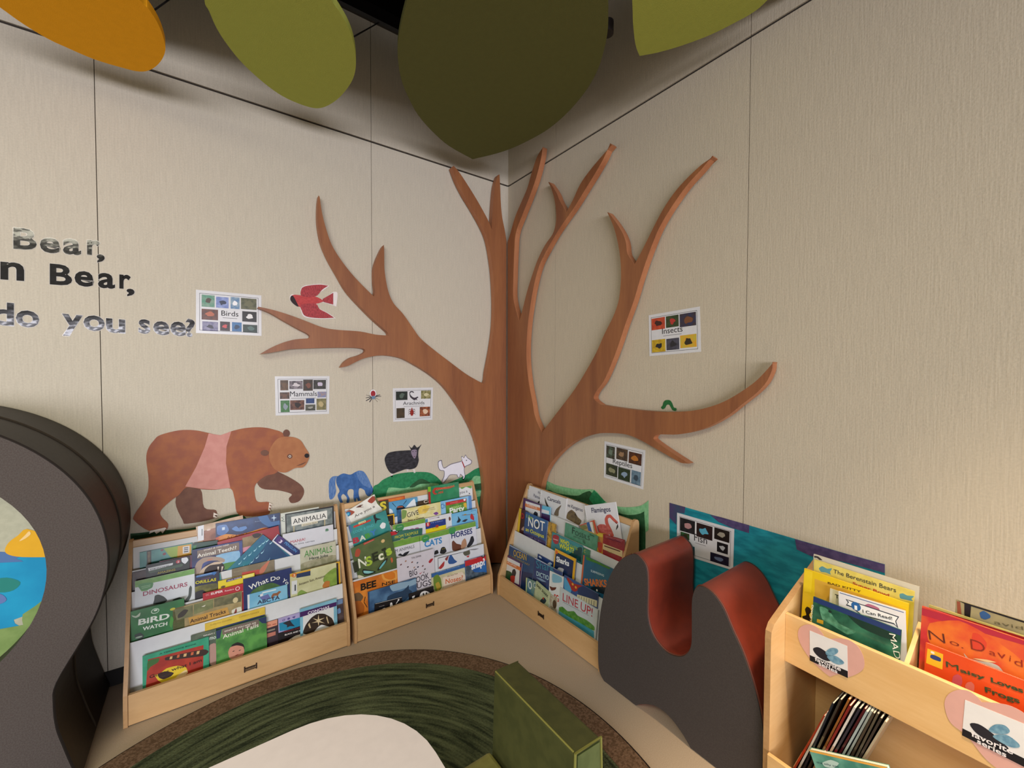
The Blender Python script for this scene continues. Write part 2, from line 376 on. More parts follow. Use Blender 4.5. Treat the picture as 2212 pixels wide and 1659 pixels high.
lt = [(min(p[0], -0.0) if i not in (0, len(lt) - 1) else -TF, max(p[1], 0.004)) + tuple(p[2:]) for i, p in enumerate(lt)]
lt = [(min(p[0], -TF),) + tuple(p[1:]) for p in lt]
rt = []
for p in RTp:
    x, y = 1040 + p[0] * .4582, 300 + p[1] * .4582
    q = WR.px(x, y, TB if p[2] else TF)
    rt.append((max(q[0], TF), max(q[1], 0.004)) + tuple(p[3:]))
tree = empty('tree_cutout', (-0.03, -0.03, 0.004))
b = MB(); b.prism(WL, smooth(lt, 4), TB, TF, TREE_M, TREE_E); b.build('left_half', tree)
b = MB(); b.prism(WR, smooth(rt, 4), TB, TF, TREE_M, TREE_E); b.build('right_half', tree)
tag(tree, 'tall brown woodgrain tree cutout with bare branches folded into the room corner', 'wall decoration')

# ------------------------------------------------------------------ painted paper cutouts
def cutout(name, pl, pieces, label, cat, group=None, off=0.0015, frame=None, halo=None, sm=True):
    """pieces: (colour, points[, smooth]) stacked as thin paper layers"""
    b = MB(); k = 0
    for pc in pieces:
        col, pts = pc[0], pc[1]; s_ = pc[2] if len(pc) > 2 else sm
        if frame: pts = fr(pts, *frame)
        q = onp(pl, pts, off)
        if s_: q = smooth(q, 4)
        if k == 0 and halo:
            cx = sum(p[0] for p in q) / len(q); cy = sum(p[1] for p in q) / len(q)
        n1 = off + 0.0006 * k
        b.prism(pl, q, max(n1 - 0.0006, 0.0004), n1, mat(col, 0.55) if not isinstance(col, bpy.types.Material) else col)
        k += 1
    o = b.build(name); return tag(o, label, cat, group)
AN = (690, 930, .16727); BRF = (270, 900, .1944)
GR1 = ('n', '1f7a4c', '2b8a58', 60); GRL = ('n', '79b983', '8cc793', 60); GRD = ('n', '24502f', '2f5c3a', 60)
cutout('paper_hill', WL, [
    (GR1, [(685,1000,'c'),(692,745),(760,690),(840,625),(1000,562),(1200,537),(1400,540),(1500,585),(1560,640),(1610,690),(1750,640),(1900,570),(2000,505),(2060,480),(2112,470,'c'),(2112,1330,'c'),(1900,1400,'c'),(685,1400,'c')]),
    (GRL, [(770,1010,'c'),(840,900),(880,765),(920,735),(1100,745),(1250,690),(1400,680),(1540,690),(1500,760,'c'),(1300,900,'c')]),
    (GRD, [(1160,735,'c'),(1200,690),(1290,630),(1350,630),(1430,680),(1300,690),(1220,730)]),
    (GRL, [(1930,700,'c'),(1960,640),(2010,585),(2112,600,'c'),(2112,680,'c'),(2000,690)]),
    (GRD, [(1990,760,'c'),(2000,700),(2112,675,'c'),(2112,765,'c')]),
    (GRL, [(2010,860,'c'),(2000,790),(2112,770,'c'),(2112,830,'c'),(2060,850)])],
    'green painted paper hills low on the left wall under the black sheep', 'wall decoration', frame=AN)
cutout('paper_hill', WL, [(GRD, [(60,1300,'c'),(180,1290),(420,1265),(700,1245),(900,1200),(1120,1110),(1300,1090),(1400,1200,'c'),(1300,1600,'c'),(60,1560,'c')])],
    'dark green painted paper ground strip under the paws of the brown bear', 'wall decoration', frame=BRF)
RG = (1180, 1030, .1085)
cutout('paper_hill', WR, [
    (GRL, [(-300,120,'c'),(-150,70),(0,80),(200,165),(500,232),(740,252),(960,262),(1120,440),(1250,540),(1420,590),(1600,605),(1800,592),(1920,555),(2035,470,'c'),(2035,1060,'c'),(1975,1105,'c'),(1975,1500,'c'),(-300,1500,'c')]),
    (GRD, [(-280,400,'c'),(0,260),(200,320),(450,365),(640,372),(740,320),(850,285),(905,318),(1150,600),(1430,715),(1640,760),(1840,740),(1950,690,'c'),(1975,1100,'c'),(1975,1480,'c'),(-280,1480,'c')]),
    (GR1, [(850,440,'c'),(905,330,'c'),(955,265,'c'),(1100,410,'c'),(1180,500,'c'),(1000,620,'c')], False)],
    'light and dark green painted paper hills on the right wall behind the book rack', 'wall decoration', frame=RG)
TEAL = ('n', '12798a', '1f93a2', 14, 1, 1, 3); PUR = ('n', '473c66', '574a74', 50); OF = (1400, 1060, .25316)
cutout('paper_ocean', WR, [
    (TEAL, [(183,103),(330,145),(540,205),(865,297),(1250,410),(1700,540),(2020,628),(2020,1500),(183,1100)], False),
    (('n', '3c4a66', '4a4068', 30), [(183,103),(318,140),(310,195),(245,185),(240,290),(183,230)], False),
    (PUR, [(530,205),(620,225),(865,295),(862,362),(720,318),(600,265)], False),
    (PUR, [(1255,412),(1700,540),(2020,628),(2020,700),(1650,600),(1400,560),(1270,500)], False)],
    'teal and purple painted paper sea on the right wall behind the red bench', 'wall decoration', frame=OF)

BROWN = ('n', '97573f', 'a4623f', 22); DBR = ('n', '6b4638', '76503f', 25); PINK = ('n', 'c98a80', 'd09388', 30); HEAD = ('n', 'a86c46', 'b0754c', 25)
cutout('paper_bear', WL, [
    (DBR, [(640,780),(835,800),(880,1010),(1010,1040),(990,1130),(690,1190),(640,1150),(560,950)]),
    (DBR, [(1600,590),(1780,650),(1950,755),(1990,840),(1940,935),(1850,960),(1820,910),(1850,860),(1700,818),(1520,798),(1470,700)]),
    (BROWN, [(390,205),(600,152),(780,152),(932,182),(1060,206),(1182,162),(1330,128),(1500,118),(1640,140),(1770,200),(1840,400),(1700,610),(1560,660),(1450,755),(1442,860),(1475,945),(1600,950),(1615,1030),(1560,1092),(1270,1092),(1220,920),(1172,798),(1000,812),(850,806),(690,785),(600,870),(515,930),(400,1040),(405,1110),(480,1195),(440,1270),(270,1270),(110,1160),(105,1090),(240,880),(262,700),(236,470),(260,350),(320,265)]),
    (PINK, [(930,186),(1060,206),(1180,164),(1128,330),(1122,520),(1170,790),(1010,808),(850,800),(670,775),(790,560),(885,340)], False),
    (DBR, ell(1793, 185, 38, 42)), (DBR, ell(1552, 402, 46, 32)),
    (HEAD, [(1700,240),(1830,222),(1940,255),(2000,340),(2045,420),(2030,495),(1980,560),(1890,570),(1780,620),(1670,590),(1605,480),(1610,360)]),
    (DBR, ell(1830, 440, 30, 26)), ('#efe6da', ell(1830, 440, 13, 13)), ('#20191a', ell(1830, 440, 7, 7)), ('#1b1516', ell(2018, 432, 26, 24)),
    ('#6b4638', [(1900,545,'c'),(1960,520),(2010,500,'c'),(1965,530)]),
    ('#e8ddd0', [(1600,950,'c'),(1640,972,'c'),(1600,978,'c'),(1630,1005,'c'),(1596,1008,'c'),(1622,1045,'c'),(1590,1038,'c')], False),
    ('#e8ddd0', [(985,1060,'c'),(1040,1085,'c'),(990,1090,'c'),(1035,1122,'c'),(980,1112,'c')], False),
    ('#e8ddd0', [(280,1262,'c'),(270,1295,'c'),(330,1270,'c'),(350,1298,'c'),(400,1265,'c'),(420,1292,'c'),(455,1240,'c'),(470,1250,'c'),(450,1225,'c')], False)],
    'large walking brown paper bear with a pink middle band on the left wall', 'wall decoration', frame=BRF)
BLUE = ('n', '2f5a94', '3f6cab', 40); BLS = ('n', '3a67a6', '6e8fbe', 200, 5, 5, 0.3)
cutout('paper_horse', WL, [
    (BLUE, [(240,590),(310,555),(400,570),(480,530),(560,530),(620,620),(690,745),(690,800),(640,850),(600,820),(580,770),(520,745),(505,800),(520,880),(540,905),(510,930),(480,870),(465,930),(440,870),(440,770),(385,760),(360,810),(390,880),(375,940),(350,925),(355,870),(310,820),(280,860),(310,950),(270,930),(235,840),(260,780),(225,700),(215,630)]),
    (BLS, [(130,880),(120,720),(130,640),(170,595),(235,590),(210,620),(205,700),(215,790),(180,870)]),
    (BLS, [(480,530),(560,525),(620,600),(670,720),(640,740),(600,720),(560,700),(500,620)])],
    'blue painted paper horse grazing on the left wall beside the panel seam', 'wall decoration', frame=AN)
BLK2 = ('n', '1e1d22', '38373e', 40, 1, 1, 3)
cutout('paper_sheep', WL, [
    ('#ded6d2', [(915,540),(950,545),(945,600),(925,600)], False), ('#ded6d2', [(1205,495),(1235,500),(1240,545),(1220,548)], False),
    ('#d8ced0', [(1125,500),(1150,500),(1148,528),(1130,528)], False),
    (BLK2, [(900,285),(1000,265),(1150,255),(1180,250),(1150,190,'c'),(1190,225),(1225,185),(1262,220),(1318,178,'c'),(1280,250),(1275,330),(1280,390),(1250,470),(1180,500),(1110,500),(1010,535),(930,555),(870,480),(842,380),(860,320)]),
    ('#8d7f92', [(1185,260),(1225,245),(1255,255),(1250,320),(1225,362),(1190,310)]),
    ('#241f26', ell(1205, 272, 6, 5)), ('#241f26', ell(1243, 268, 6, 5)), ('#5f3f4c', ell(1224, 335, 10, 5))],
    'black woolly paper sheep standing on the paper hill on the left wall', 'wall decoration', frame=AN)
WH = '#e9e8f2'
cutout('paper_dog', WL, [
    ('#7d7884', [(1580,382),(1588,430),(1612,480),(1700,430),(1835,390),(1830,345),(1845,330),(1865,350),(1885,312),(1900,330),(1915,350),(1968,388),(1960,430),(1935,445),(1880,475),(1875,530),(1885,590),(1865,635),(1840,620),(1850,600),(1820,570),(1810,610),(1780,600),(1770,575),(1690,575),(1650,625),(1605,680),(1578,660),(1605,590),(1605,525),(1560,518),(1535,480),(1530,420),(1538,395)]),
    (WH, [(1572,395),(1580,440),(1612,490),(1700,440),(1838,398),(1836,350),(1848,340),(1866,358),(1885,325),(1895,335),(1912,358),(1958,392),(1952,424),(1930,437),(1872,468),(1867,530),(1877,590),(1862,622),(1850,615),(1860,598),(1820,560),(1805,602),(1785,590),(1775,568),(1688,568),(1645,615),(1602,668),(1588,656),(1614,592),(1612,520),(1565,510),(1543,478),(1538,425),(1545,402)]),
    ('#a53a3c', [(1835,400),(1847,395),(1880,475),(1868,482)], False), ('#3a3a44', ell(1897, 385, 7, 6))],
    'white paper dog with a thin red collar on the left wall beside the trunk', 'wall decoration', frame=AN)
LB = (400, 580, .25316)
RED = ('n', 'b23a3c', 'c5494a', 60, 1, 1, 4); RED2 = ('n', '8e3238', 'b8444a', 80, 4, 1, 1)
cutout('paper_bird', WL, [
    ('#e9e2e0', [(990,240),(985,180),(1010,150),(1070,138),(1160,132),(1232,148,'c'),(1180,185),(1112,235),(1170,262),(1262,200,'c'),(1300,210),(1290,325,'c'),(1180,290),(1115,310),(1150,345),(1220,380),(1285,425,'c'),(1150,430),(1020,415),(985,350),(975,325),(930,310),(895,270),(895,235),(920,220)]),
    (RED, [(900,240),(930,224),(985,228),(1110,240),(1170,268),(1180,282),(1115,302),(1000,330),(930,305),(900,270)]),
    (RED2, [(995,235),(990,180),(1015,155),(1080,142),(1160,138),(1220,148,'c'),(1170,180),(1108,240)]),
    (RED2, [(990,310),(1110,300),(1145,345),(1210,380),(1270,420,'c'),(1150,424),(1030,408),(995,360)]),
    (RED2, [(1170,262),(1262,208,'c'),(1262,308,'c'),(1180,286)], False), ('#2a1a1c', [(900,240),(920,235),(945,280),(965,325),(925,305),(897,270)])],
    'red paper bird in flight on the left wall between the two left branches', 'wall decoration', frame=LB)
leg = lambda a, k: [(1600 + a[0], 1090 + a[1], 'c'), (1600 + k[0], 1090 + k[1], 'c'), (1600 + k[0] + 5, 1090 + k[1] + 3, 'c'), (1600 + a[0] + 4, 1090 + a[1] + 6, 'c')]
sp = [('#2b2632', leg((0, 0), k), False) for k in ((-60, -12), (-62, 12), (-60, 38), (-30, 48), (60, -14), (68, -2), (64, 34), (36, 46))]
cutout('paper_spider', WL, sp + [('#e6e2e6', ell(1601, 1065, 28, 32)), ('#9c2630', ell(1601, 1068, 20, 26)), ('#6a86a0', ell(1603, 1100, 16, 14))],
    'small red and grey paper spider on the left wall between the mammals and arachnids posters', 'wall decoration', frame=LB)
PF = (1280, 640, .26515)
cutout('paper_caterpillar', WR, [
    (('n', '1f5c34', '2f7a3e', 300), [(558,905),(570,920),(590,910),(605,885),(625,885),(640,910),(655,930),(680,932),(682,912),(662,905),(648,870),(630,848),(600,846),(580,860),(570,890)])],
    'small plain green arched paper caterpillar on top of the long right branch', 'wall decoration', frame=PF)

# ------------------------------------------------------------------ laminated posters
def poster(pl, corners, word, wpos, photos, label, extra=(), name='animal_poster', frame=LB, off=0.0012, wh=30):
    """corners TL,TR,BR,BL of the laminate in the frame; photos (u0,v0,u1,v1,colours) in the frame of the sheet"""
    c = onp(pl, fr(corners, *frame), off)
    TL, TR, BR, BL = [V(p) for p in c]
    g = lambda u, v: tuple((TL * (1 - u) + TR * u) * (1 - v) + (BL * (1 - u) + BR * u) * v)
    b = MB()
    b.prism(pl, [g(0, 0), g(1, 0), g(1, 1), g(0, 1)], off - 0.0008, off, mat('#dcdde0', 0.25, 0.5, coat=0.4))
    q = lambda u0, v0, u1, v1: [g(u0, v0), g(u1, v0), g(u1, v1), g(u0, v1)]
    o2 = off + 0.0003
    for e in ((.05, .07, .95, .078), (.05, .925, .95, .933), (.05, .07, .055, .933), (.945, .07, .95, .933)): b.flat(pl, q(*e), o2, '#33363c')
    for p in photos:
        u0, v0, u1, v1, ca, cb_ = p[:6]
        b.flat(pl, q(u0, v0, u1, v1), o2, mat(('n', ca, cb_, 55 + 20 * random.random()), 0.3, 0.5))
        um, vm = (u0 + u1) / 2, (v0 + v1) / 2; du, dv = (u1 - u0) * .3, (v1 - v0) * .3
        blob = [(um + du * cos(a) * random.uniform(.5, 1.1), vm + dv * sin(a) * random.uniform(.5, 1.1)) for a in [2 * pi * k / 9 for k in range(9)]]
        b.flat(pl, smooth([g(*x) for x in blob], 3), o2 + 0.0003, mat(p[6] if len(p) > 6 else cb_, 0.3, 0.5))
    for cc, pts in extra: b.flat(pl, smooth([g(*x) for x in pts], 3), o2 + 0.0004, mat(cc, 0.3, 0.5))
    o = b.build(name)
    u0, u1, vb, h = wpos
    t = MB(); up = (V(g(u0, vb - .1)) - V(g(u0, vb))).normalized(); hh = (V(g(u0, vb - h)) - V(g(u0, vb))).length
    t.text(pl, word, g(u0, vb), g(u1, vb), hh, o2 + 0.0003, '#26262b', up=up)
    t.flat(pl, q(u0 + .02, vb + .045, u1 - .02, vb + .055), o2 + 0.0003, '#77777c')
    t.build('lettering', o)
    return tag(o, label, 'poster', 'animal class posters')
poster(WL, [(92,180),(650,230),(652,575),(92,550)], 'Birds', (.37, .63, .56, .12), [
  (.08,.10,.27,.38,'4f8f74','7c9a86','4b3a2a'),(.29,.12,.48,.38,'8f9fd0','6d7fb8','26304a'),(.51,.10,.65,.38,'5c81a8','8fa6b4','efeff2'),(.67,.10,.92,.37,'4b4f36','6b6a4c'),
  (.08,.43,.32,.68,'6b3a22','4a2a1c','b4603c'),(.69,.42,.92,.67,'24221e','1a1a18','e6e6e6'),(.09,.72,.32,.94,'6b6a8c','8c8aa6','2b2b3a'),(.35,.70,.50,.92,'3a2220','1f1a18','c8484a'),(.53,.70,.68,.92,'35689c','3f74a8','1e3a5a'),(.70,.74,.93,.93,'24332e','31443a','55706a')],
  'laminated photo sheet titled Birds at the tip of the left branch')
poster(WL, [(765,920),(1232,918),(1228,1240),(772,1255)], 'Mammals', (.26, .76, .52, .13), [
  (.09,.10,.23,.36,'4a3b28','6a4f34'),(.25,.12,.49,.33,'4a4448','8a8088','cfc8cc'),(.50,.09,.68,.38,'33302a','4a382c','7a4a3a'),(.69,.10,.93,.34,'2b2b2a','4a4a44','c6bcd0'),
  (.08,.41,.25,.58,'3a2e28','6a4a38'),(.77,.41,.94,.56,'7a88b0','9a8a90'),(.09,.62,.25,.92,'2f6a34','4a7a44','8a96a0'),(.26,.62,.52,.87,'7a5240','4a2a20','24160f'),(.55,.58,.71,.71,'243a6a','2f4a7c'),(.54,.74,.73,.90,'3f4238','5a5c50','9a9a90'),(.75,.59,.94,.89,'6a6844','8a8258','b8a87a')],
  'laminated photo sheet titled Mammals above the bear')
poster(WL, [(1772,1022),(2115,1015),(2110,1290),(1775,1308)], 'Arachnids', (.24, .78, .51, .10), [
  (.07,.10,.35,.36,'17211f','22302c','52645a'),(.69,.09,.94,.34,'6a6a3a','a8a074','d0c8a0'),(.08,.60,.28,.90,'3a3226','4a3c2a'),(.66,.59,.93,.88,'6a3626','a8603c','e0c4a8')],
  'laminated photo sheet titled Arachnids just left of the tree trunk',
  extra=[('#3c3440', [(.40,.14),(.43,.10),(.48,.10),(.51,.14),(.49,.15),(.46,.125),(.42,.15),(.42,.20),(.47,.27),(.53,.30),(.60,.27),(.62,.30),(.58,.33),(.60,.38),(.56,.36),(.52,.38),(.46,.33),(.41,.26)]),
    ('#9c2c28', ell(.46, .75, .045, .10)), ('#9c2c28', ell(.46, .63, .015, .03))] +
   [('#5c2420', [(.46, v), (.46 + sx * .06, v - .03), (.46 + sx * .09, v + .04), (.46 + sx * .055, v - .01)]) for v in (.67, .73, .79) for sx in (-1, 1)])
AR = MB()
poster(WR, [(457,155),(873,83),(883,452),(463,488)], 'Insects', (.28, .68, .50, .13), [
  (.06,.10,.34,.38,'b03a24','c8502c','3a1612'),(.36,.10,.61,.37,'283a1c','3a4a24','b8342c'),(.63,.10,.93,.40,'2b2f52','3a2e34','7a4a2c'),
  (.06,.62,.34,.92,'d0b020','b8941c','1c1c22'),(.36,.63,.61,.90,'3a3a48','4c4c5c','24242c'),(.63,.59,.93,.88,'e0a42a','c8b43a','2e2414')],
  'laminated photo sheet titled Insects on the right wall', frame=PF)
poster(WR, [(97,1180),(430,1255),(412,1575),(92,1475)], 'Reptiles', (.24, .72, .54, .13), [
  (.06,.10,.28,.43,'4a5a4a','3a2e24','6a7a6a'),(.32,.09,.60,.40,'3a2a22','5a4a34','9a7a5a'),(.63,.12,.93,.42,'3a2014','5a3018','b8742c'),
  (.06,.58,.36,.90,'2a2e20','3a4026','8a8a6a'),(.38,.60,.68,.92,'24301c','2e3c24','8aa0b8'),(.71,.58,.93,.93,'5a7488','6f8a9c','3a4a58')],
  'laminated photo sheet titled Reptiles under the lower right branch', frame=PF)
poster(WR, [(247,187),(735,328),(725,680),(245,530)], 'Fish', (.33, .56, .56, .17), [
  (.06,.09,.34,.42,'17181c','24242a','b88a8a'),(.37,.10,.65,.44,'2b1a1c','1c1416','5ab0cc'),(.68,.09,.93,.37,'101010','1c1c1a','a09a8a'),
  (.07,.44,.24,.60,'2c5a34','3a3020'),(.73,.42,.91,.66,'0e1418','141a1e','b8bcc0'),(.10,.72,.34,.93,'1f5560','2a6670'),(.62,.72,.93,.94,'10142a','1a2036','6a7a9c')],
  'laminated photo sheet titled Fish on the blue paper sea', frame=OF, off=0.0035)
del AR

# ------------------------------------------------------------------ cut-out letters
TX = (0, 460, .20796)
GLOSS = bpy.data.materials.new('laminated_black'); GLOSS.use_nodes = True
_b = GLOSS.node_tree.nodes['Principled BSDF']; _b.inputs['Base Color'].default_value = srgb('16130f'); _b.inputs['Roughness'].default_value = 0.12; _b.inputs['Coat Weight'].default_value = 0.4
_nt = GLOSS.node_tree; _tc = _nt.nodes.new('ShaderNodeTexCoord'); _nz = _nt.nodes.new('ShaderNodeTexNoise'); _nz.inputs['Scale'].default_value = 22
_bp = _nt.nodes.new('ShaderNodeBump'); _bp.inputs['Strength'].default_value = 0.08; _bp.inputs['Distance'].default_value = 0.01
_nt.links.new(_tc.outputs['Object'], _nz.inputs[0]); _nt.links.new(_nz.outputs['Fac'], _bp.inputs['Height']); _nt.links.new(_bp.outputs[0], _b.inputs['Normal']); _nt.links.new(_bp.outputs[0], _b.inputs['Coat Normal'])
HALO = mat('#cfcac2', 0.2, 0.5, coat=0.5)
def letter(ch, x0, x1, yb, yt, label, skew=0.0):
    """x0..x1 left/right, yb/yt bottom/top of the glyph at its left side, in the zoomed frame"""
    f = lambda x, y: WL.px(TX[0] + x * TX[2], TX[1] + y * TX[2])
    vs, fs, gx0, gx1, gy1 = text_geo(ch, 0.026)
    gy0 = min(v[1] for v in vs)
    P0 = V(f(x0, yb)); P1 = V(f(x1, yb + (x1 - x0) * skew)); PT = V(f(x0, yt))
    ex, ey = P1 - P0, PT - P0
    def put(vs_, fs_, n, m, grow=0.0):
        b_.add([WL.at(*(P0 + ex * ((x - gx0) / (gx1 - gx0)) + ey * ((y - gy0) / (gy1 - gy0))), n) for x, y in vs_], fs_, m)
    b_ = MB()
    hv, hf = text_geo(ch, 0.038)[:2]; put(hv, hf, 0.0008, HALO); put(vs, fs, 0.0016, GLOSS)
    b_.prism(WL, [f(x0 + 2, yb - 4), f(x0 + 4, yb - 4), f(x0 + 4, yb - 6), f(x0 + 2, yb - 6)], 0.0, 0.0004, HALO)
    tag(b_.build('wall_letter'), label, 'letter', 'cut-out letters of the wall sentence')
L_ = 'glossy black cut-out '
for ch, x0, x1, yb, yt, lb in [
  ('B',140,382,372,150,'letter B of the top word on the left wall'),('e',415,622,410,248,'letter e of the top word on the left wall'),('a',655,843,428,262,'letter a of the top word on the left wall'),('r',905,1040,435,278,'letter r of the top word beside the seam'),(',',1005,1088,515,428,'comma after the top word'),
  ('n',5,252,690,502,'letter n at the left edge of the middle line'),('B',518,750,742,525,'letter B of the middle word on the left wall'),('e',775,970,758,596,'letter e of the middle word on the left wall'),('a',1018,1195,778,618,'letter a of the middle word across the seam'),('r',1240,1358,785,636,'letter r of the middle word on the left wall'),(',',1315,1398,865,785,'comma after the middle word'),
  ('d',-95,145,1158,915,'letter d of the word do in the bottom line'),('o',165,408,1180,1002,'letter o of the word do in the bottom line'),
  ('y',645,860,1272,1045,'letter y of the word you'),('o',868,1088,1218,1055,'letter o of the word you'),('u',1102,1300,1240,1092,'letter u of the word you'),
  ('s',1440,1560,1250,1100,'letter s of the last word'),('e',1592,1760,1262,1118,'first letter e of the last word, next to the s'),('e',1770,1932,1272,1122,'last letter e, left of the question mark'),('?',1925,2025,1285,1095,'question mark beside the birds sheet')]:
    letter(ch, x0, x1, yb, yt, L_ + lb, 0.075)

# ------------------------------------------------------------------ hanging leaves
def leaf(name, pts, z, under, label, ext, holes=()):
    q = []
    for p in pts + ext:
        P = floor_pt(p[0], p[1], z); q.append((P.x, P.y) + tuple(p[2:]))
    pl = Plane((0, 0, z), (1, 0, 0), (0, 1, 0), (0, 0, 1))
    cx = sum(p[0] for p in q) / len(q); cy = sum(p[1] for p in q) / len(q)
    root = empty(name, (cx, cy, z))
    b = MB(); b.prism(pl, smooth(q, 4), 0, 0.025, mat(under, 0.85, 0.1, bump=(300, 0.3, 0.002))); b.build('panel', root)
    for dx, dy in ((0.12, 0.05), (-0.12, -0.05)):
        c = MB(); c.tube([(cx + dx, cy + dy, z + 0.02), (cx + dx, cy + dy, 3.95)], 0.0015, '#3a3a3a', 6); c.build('cable', root)
        c = MB(); c.tube([(cx + dx, cy + dy, z + 0.025), (cx + dx, cy + dy, z + 0.05)], 0.012, '#2a2624', 12); c.build('fitting', root)
    return tag(root, label, 'ceiling decoration', 'hanging felt leaves')
leaf('hanging_leaf', [(1021,344,'c'),(971,316),(935,285),(903.5,249),(881,208),(867,172),(860.5,136),(859,99),(865,59),(876,14)], 2.44, '#616238',
     'big dark olive leaf panel hanging in front of the tree top',
     [(895,-60),(930,-180),(1000,-330),(1090,-400),(1190,-330),(1270,-180),(1305,-60),(1313,0),(1314,22.6),(1312.6,68),(1303.5,113),(1288,158),(1260.6,203),(1220,249),(1175,285),(1116,316),(1071,332)])
leaf('hanging_leaf', [(264.5,146.5),(203.5,128),(142.4,102),(102,83),(49,51),(0,16)], 2.34, '#f2aa20',
     'orange leaf panel hanging at the upper left corner',
     [(-60,-25),(-150,-90),(-180,-160),(-100,-240),(50,-230),(200,-140),(301,-2),(321.4,20),(342,53),(354,85),(357,110),(346,134),(325.5,150.5),(301,154.6)])
leaf('hanging_leaf', [(441.5,0),(451.7,24),(468,61),(492,98),(525,138),(570,179),(610,207.5),(651,226),(683.6,234),(708,228),(732,211.6),(753,187),(765,163),(769,134),(765,98),(753,61),(732,24),(716,0)], 2.40, '#a6ad52',
     'light green leaf panel hanging between the orange and the dark leaf', [(690,-60),(640,-160),(560,-220),(480,-180),(445,-80)])
leaf('hanging_leaf', [(1366.7,27),(1369,68),(1373.5,99.5),(1381.6,121,'c'),(1423,113),(1477.5,97),(1536,74.6),(1586,49.7),(1626.6,27),(1658,0)], 2.44, '#a6ad52',
     'light green leaf panel hanging right of the dark leaf', [(1720,-70),(1700,-200),(1550,-260),(1430,-180),(1370,-60)])
P = floor_pt(1312, 66, 2.47)
b = MB(); b.tube([P + V((0, 0, -0.012)), P + V((0.0, 0, 0.03))], 0.022, '#1c1512', 16)
tag(b.build('hanger_clip'), 'small dark knob at the right edge of the dark olive leaf', 'hanger')
def wall_cable(p_wall, p_leaf, zl, label):
    a_, z_ = WL.px(*p_wall, off=0.02); A_ = WL.at(a_, z_, 0.02); B_ = floor_pt(p_leaf[0], p_leaf[1], zl)
    c = MB(); c.tube([A_, B_], 0.0028, '#1d1a18', 6)
    tag(c.build('stay_cable'), label, 'cable', 'stay cables of the hanging leaves')
wall_cable((818, 49), (755, 84.5), 2.43, 'thin black stay cable from the wall top to the light green leaf')
wall_cable((420, -40), (322, 30), 2.37, 'thin black stay cable running up from the orange leaf')

# ------------------------------------------------------------------ reading nook (left)
CX, CZ = -2.329, 0.673
NF = 0.50
right = [(CX + 0.47 * sin(a), CZ + 0.47 * cos(a)) for a in [k * 0.16 for k in range(0, 14)]]
right += [(-1.974, 0.335), (-1.981, 0.276), (-1.977, 0.204), (-1.965, 0.145), (-1.947, 0.07), (-1.93, 0.0125)]
outl = [(p[0], p[1]) for p in right] + [(2 * CX - p[0], p[1]) for p in reversed(right[1:])]
so = smooth([(p[0], p[1]) + (('c',) if p[1] < 0.02 else ()) for p in outl], 4)
nook = empty('reading_nook', (CX, -0.27, 0.0125))
FELT = mat(('n', '4e4643', '56504c', 300), 0.9, 0.15, bump=(400, 0.3, 0.001)); VDK = mat(('n', '29231f', '2e2823', 60), 0.55, 0.35)
HR = 0.343; hole = ell(CX, CZ, HR, HR, n=72)
# the body below the hole is not star shaped from the hole centre, so the face is built as a polygon with a slit
slit = [p for p in so]
k0 = min(range(len(slit)), key=lambda i: abs(slit[i][0] - CX) + (0 if slit[i][1] > CZ else 9))
poly = slit[k0:] + slit[:k0] + [slit[k0]] + [(CX + HR * sin(a), CZ + HR * cos(a)) for a in [-2 * pi * k / 72 for k in range(73)]]
b = MB(); b.prism(WL, poly, NF - 0.012, NF, FELT); b.build('front_face', nook)
b = MB(); N = len(so)
vs = [WL.at(p[0], p[1], n) for n in (0.012, NF - 0.012) for p in so]
b.add(vs, [(i, (i + 1) % N, N + (i + 1) % N, N + i) for i in range(N)], VDK)
b.flat(WL, so, 0.012, VDK)
hv = [WL.at(p[0], p[1], n) for n in (0.30, NF - 0.012) for p in hole]; N = len(hole)
b.add(hv, [(i, (i + 1) % N, N + (i + 1) % N, N + i) for i in range(N)], VDK)
b.build('body', nook)
b = MB(); b.tube([WL.at(CX + (p[0] - CX) * 1.004, CZ + (p[1] - CZ) * 1.004, NF * .52) for p in so[2:-2] if p[1] > 0.02], 0.0035, '#3c342b', 6); b.build('seam_piping', nook)
b = MB(); b.tube([WL.at(p[0], p[1], NF - 0.006) for p in so[4:-4] if p[1] > 0.02], 0.005, '#26201d', 6); b.build('edge_piping', nook)
# picture seen in the round opening
NP = 0.42
b = MB(); b.flat(WL, hole, NP, mat(('n', 'a8a893', 'b0b09a', 60), 0.8))
NKF = (0, 840, .4938)
def inpic(col, pts, k):
    q = smooth(onp(WL, fr(pts, *NKF), NP), 3)
    q = [p if (p[0] - CX) ** 2 + (p[1] - CZ) ** 2 < HR * HR else (CX + (p[0] - CX) * HR / sqrt((p[0] - CX) ** 2 + (p[1] - CZ) ** 2), CZ + (p[1] - CZ) * HR / sqrt((p[0] - CX) ** 2 + (p[1] - CZ) ** 2)) for p in q]
    b.flat(WL, q, NP + 0.0006 * k, mat(col, 0.7))
inpic(('n', '0b87b4', '1496c0', 8), [(-1400,760,'c'),(-100,735),(0,722),(60,730),(220,735,'c'),(260,940,'c'),(60,1010),(0,1050),(-1400,1100,'c')], 1)
inpic('#4d6fa0', [(-1400,722,'c'),(0,712),(70,742),(0,760),(-1400,770,'c')], 2)
inpic('#1f7d74', [(-40,840),(30,825),(90,845),(60,880),(0,890),(-50,870)], 2)
inpic('#5d73a8', [(-60,905),(0,895),(30,920),(0,940),(-60,935)], 3)
inpic(('n', '6f8a4a', '7d9656', 20), [(-1400,1100,'c'),(0,1050),(100,985),(260,880,'c'),(200,1100,'c'),(60,1300,'c'),(-1400,1400,'c')], 2)
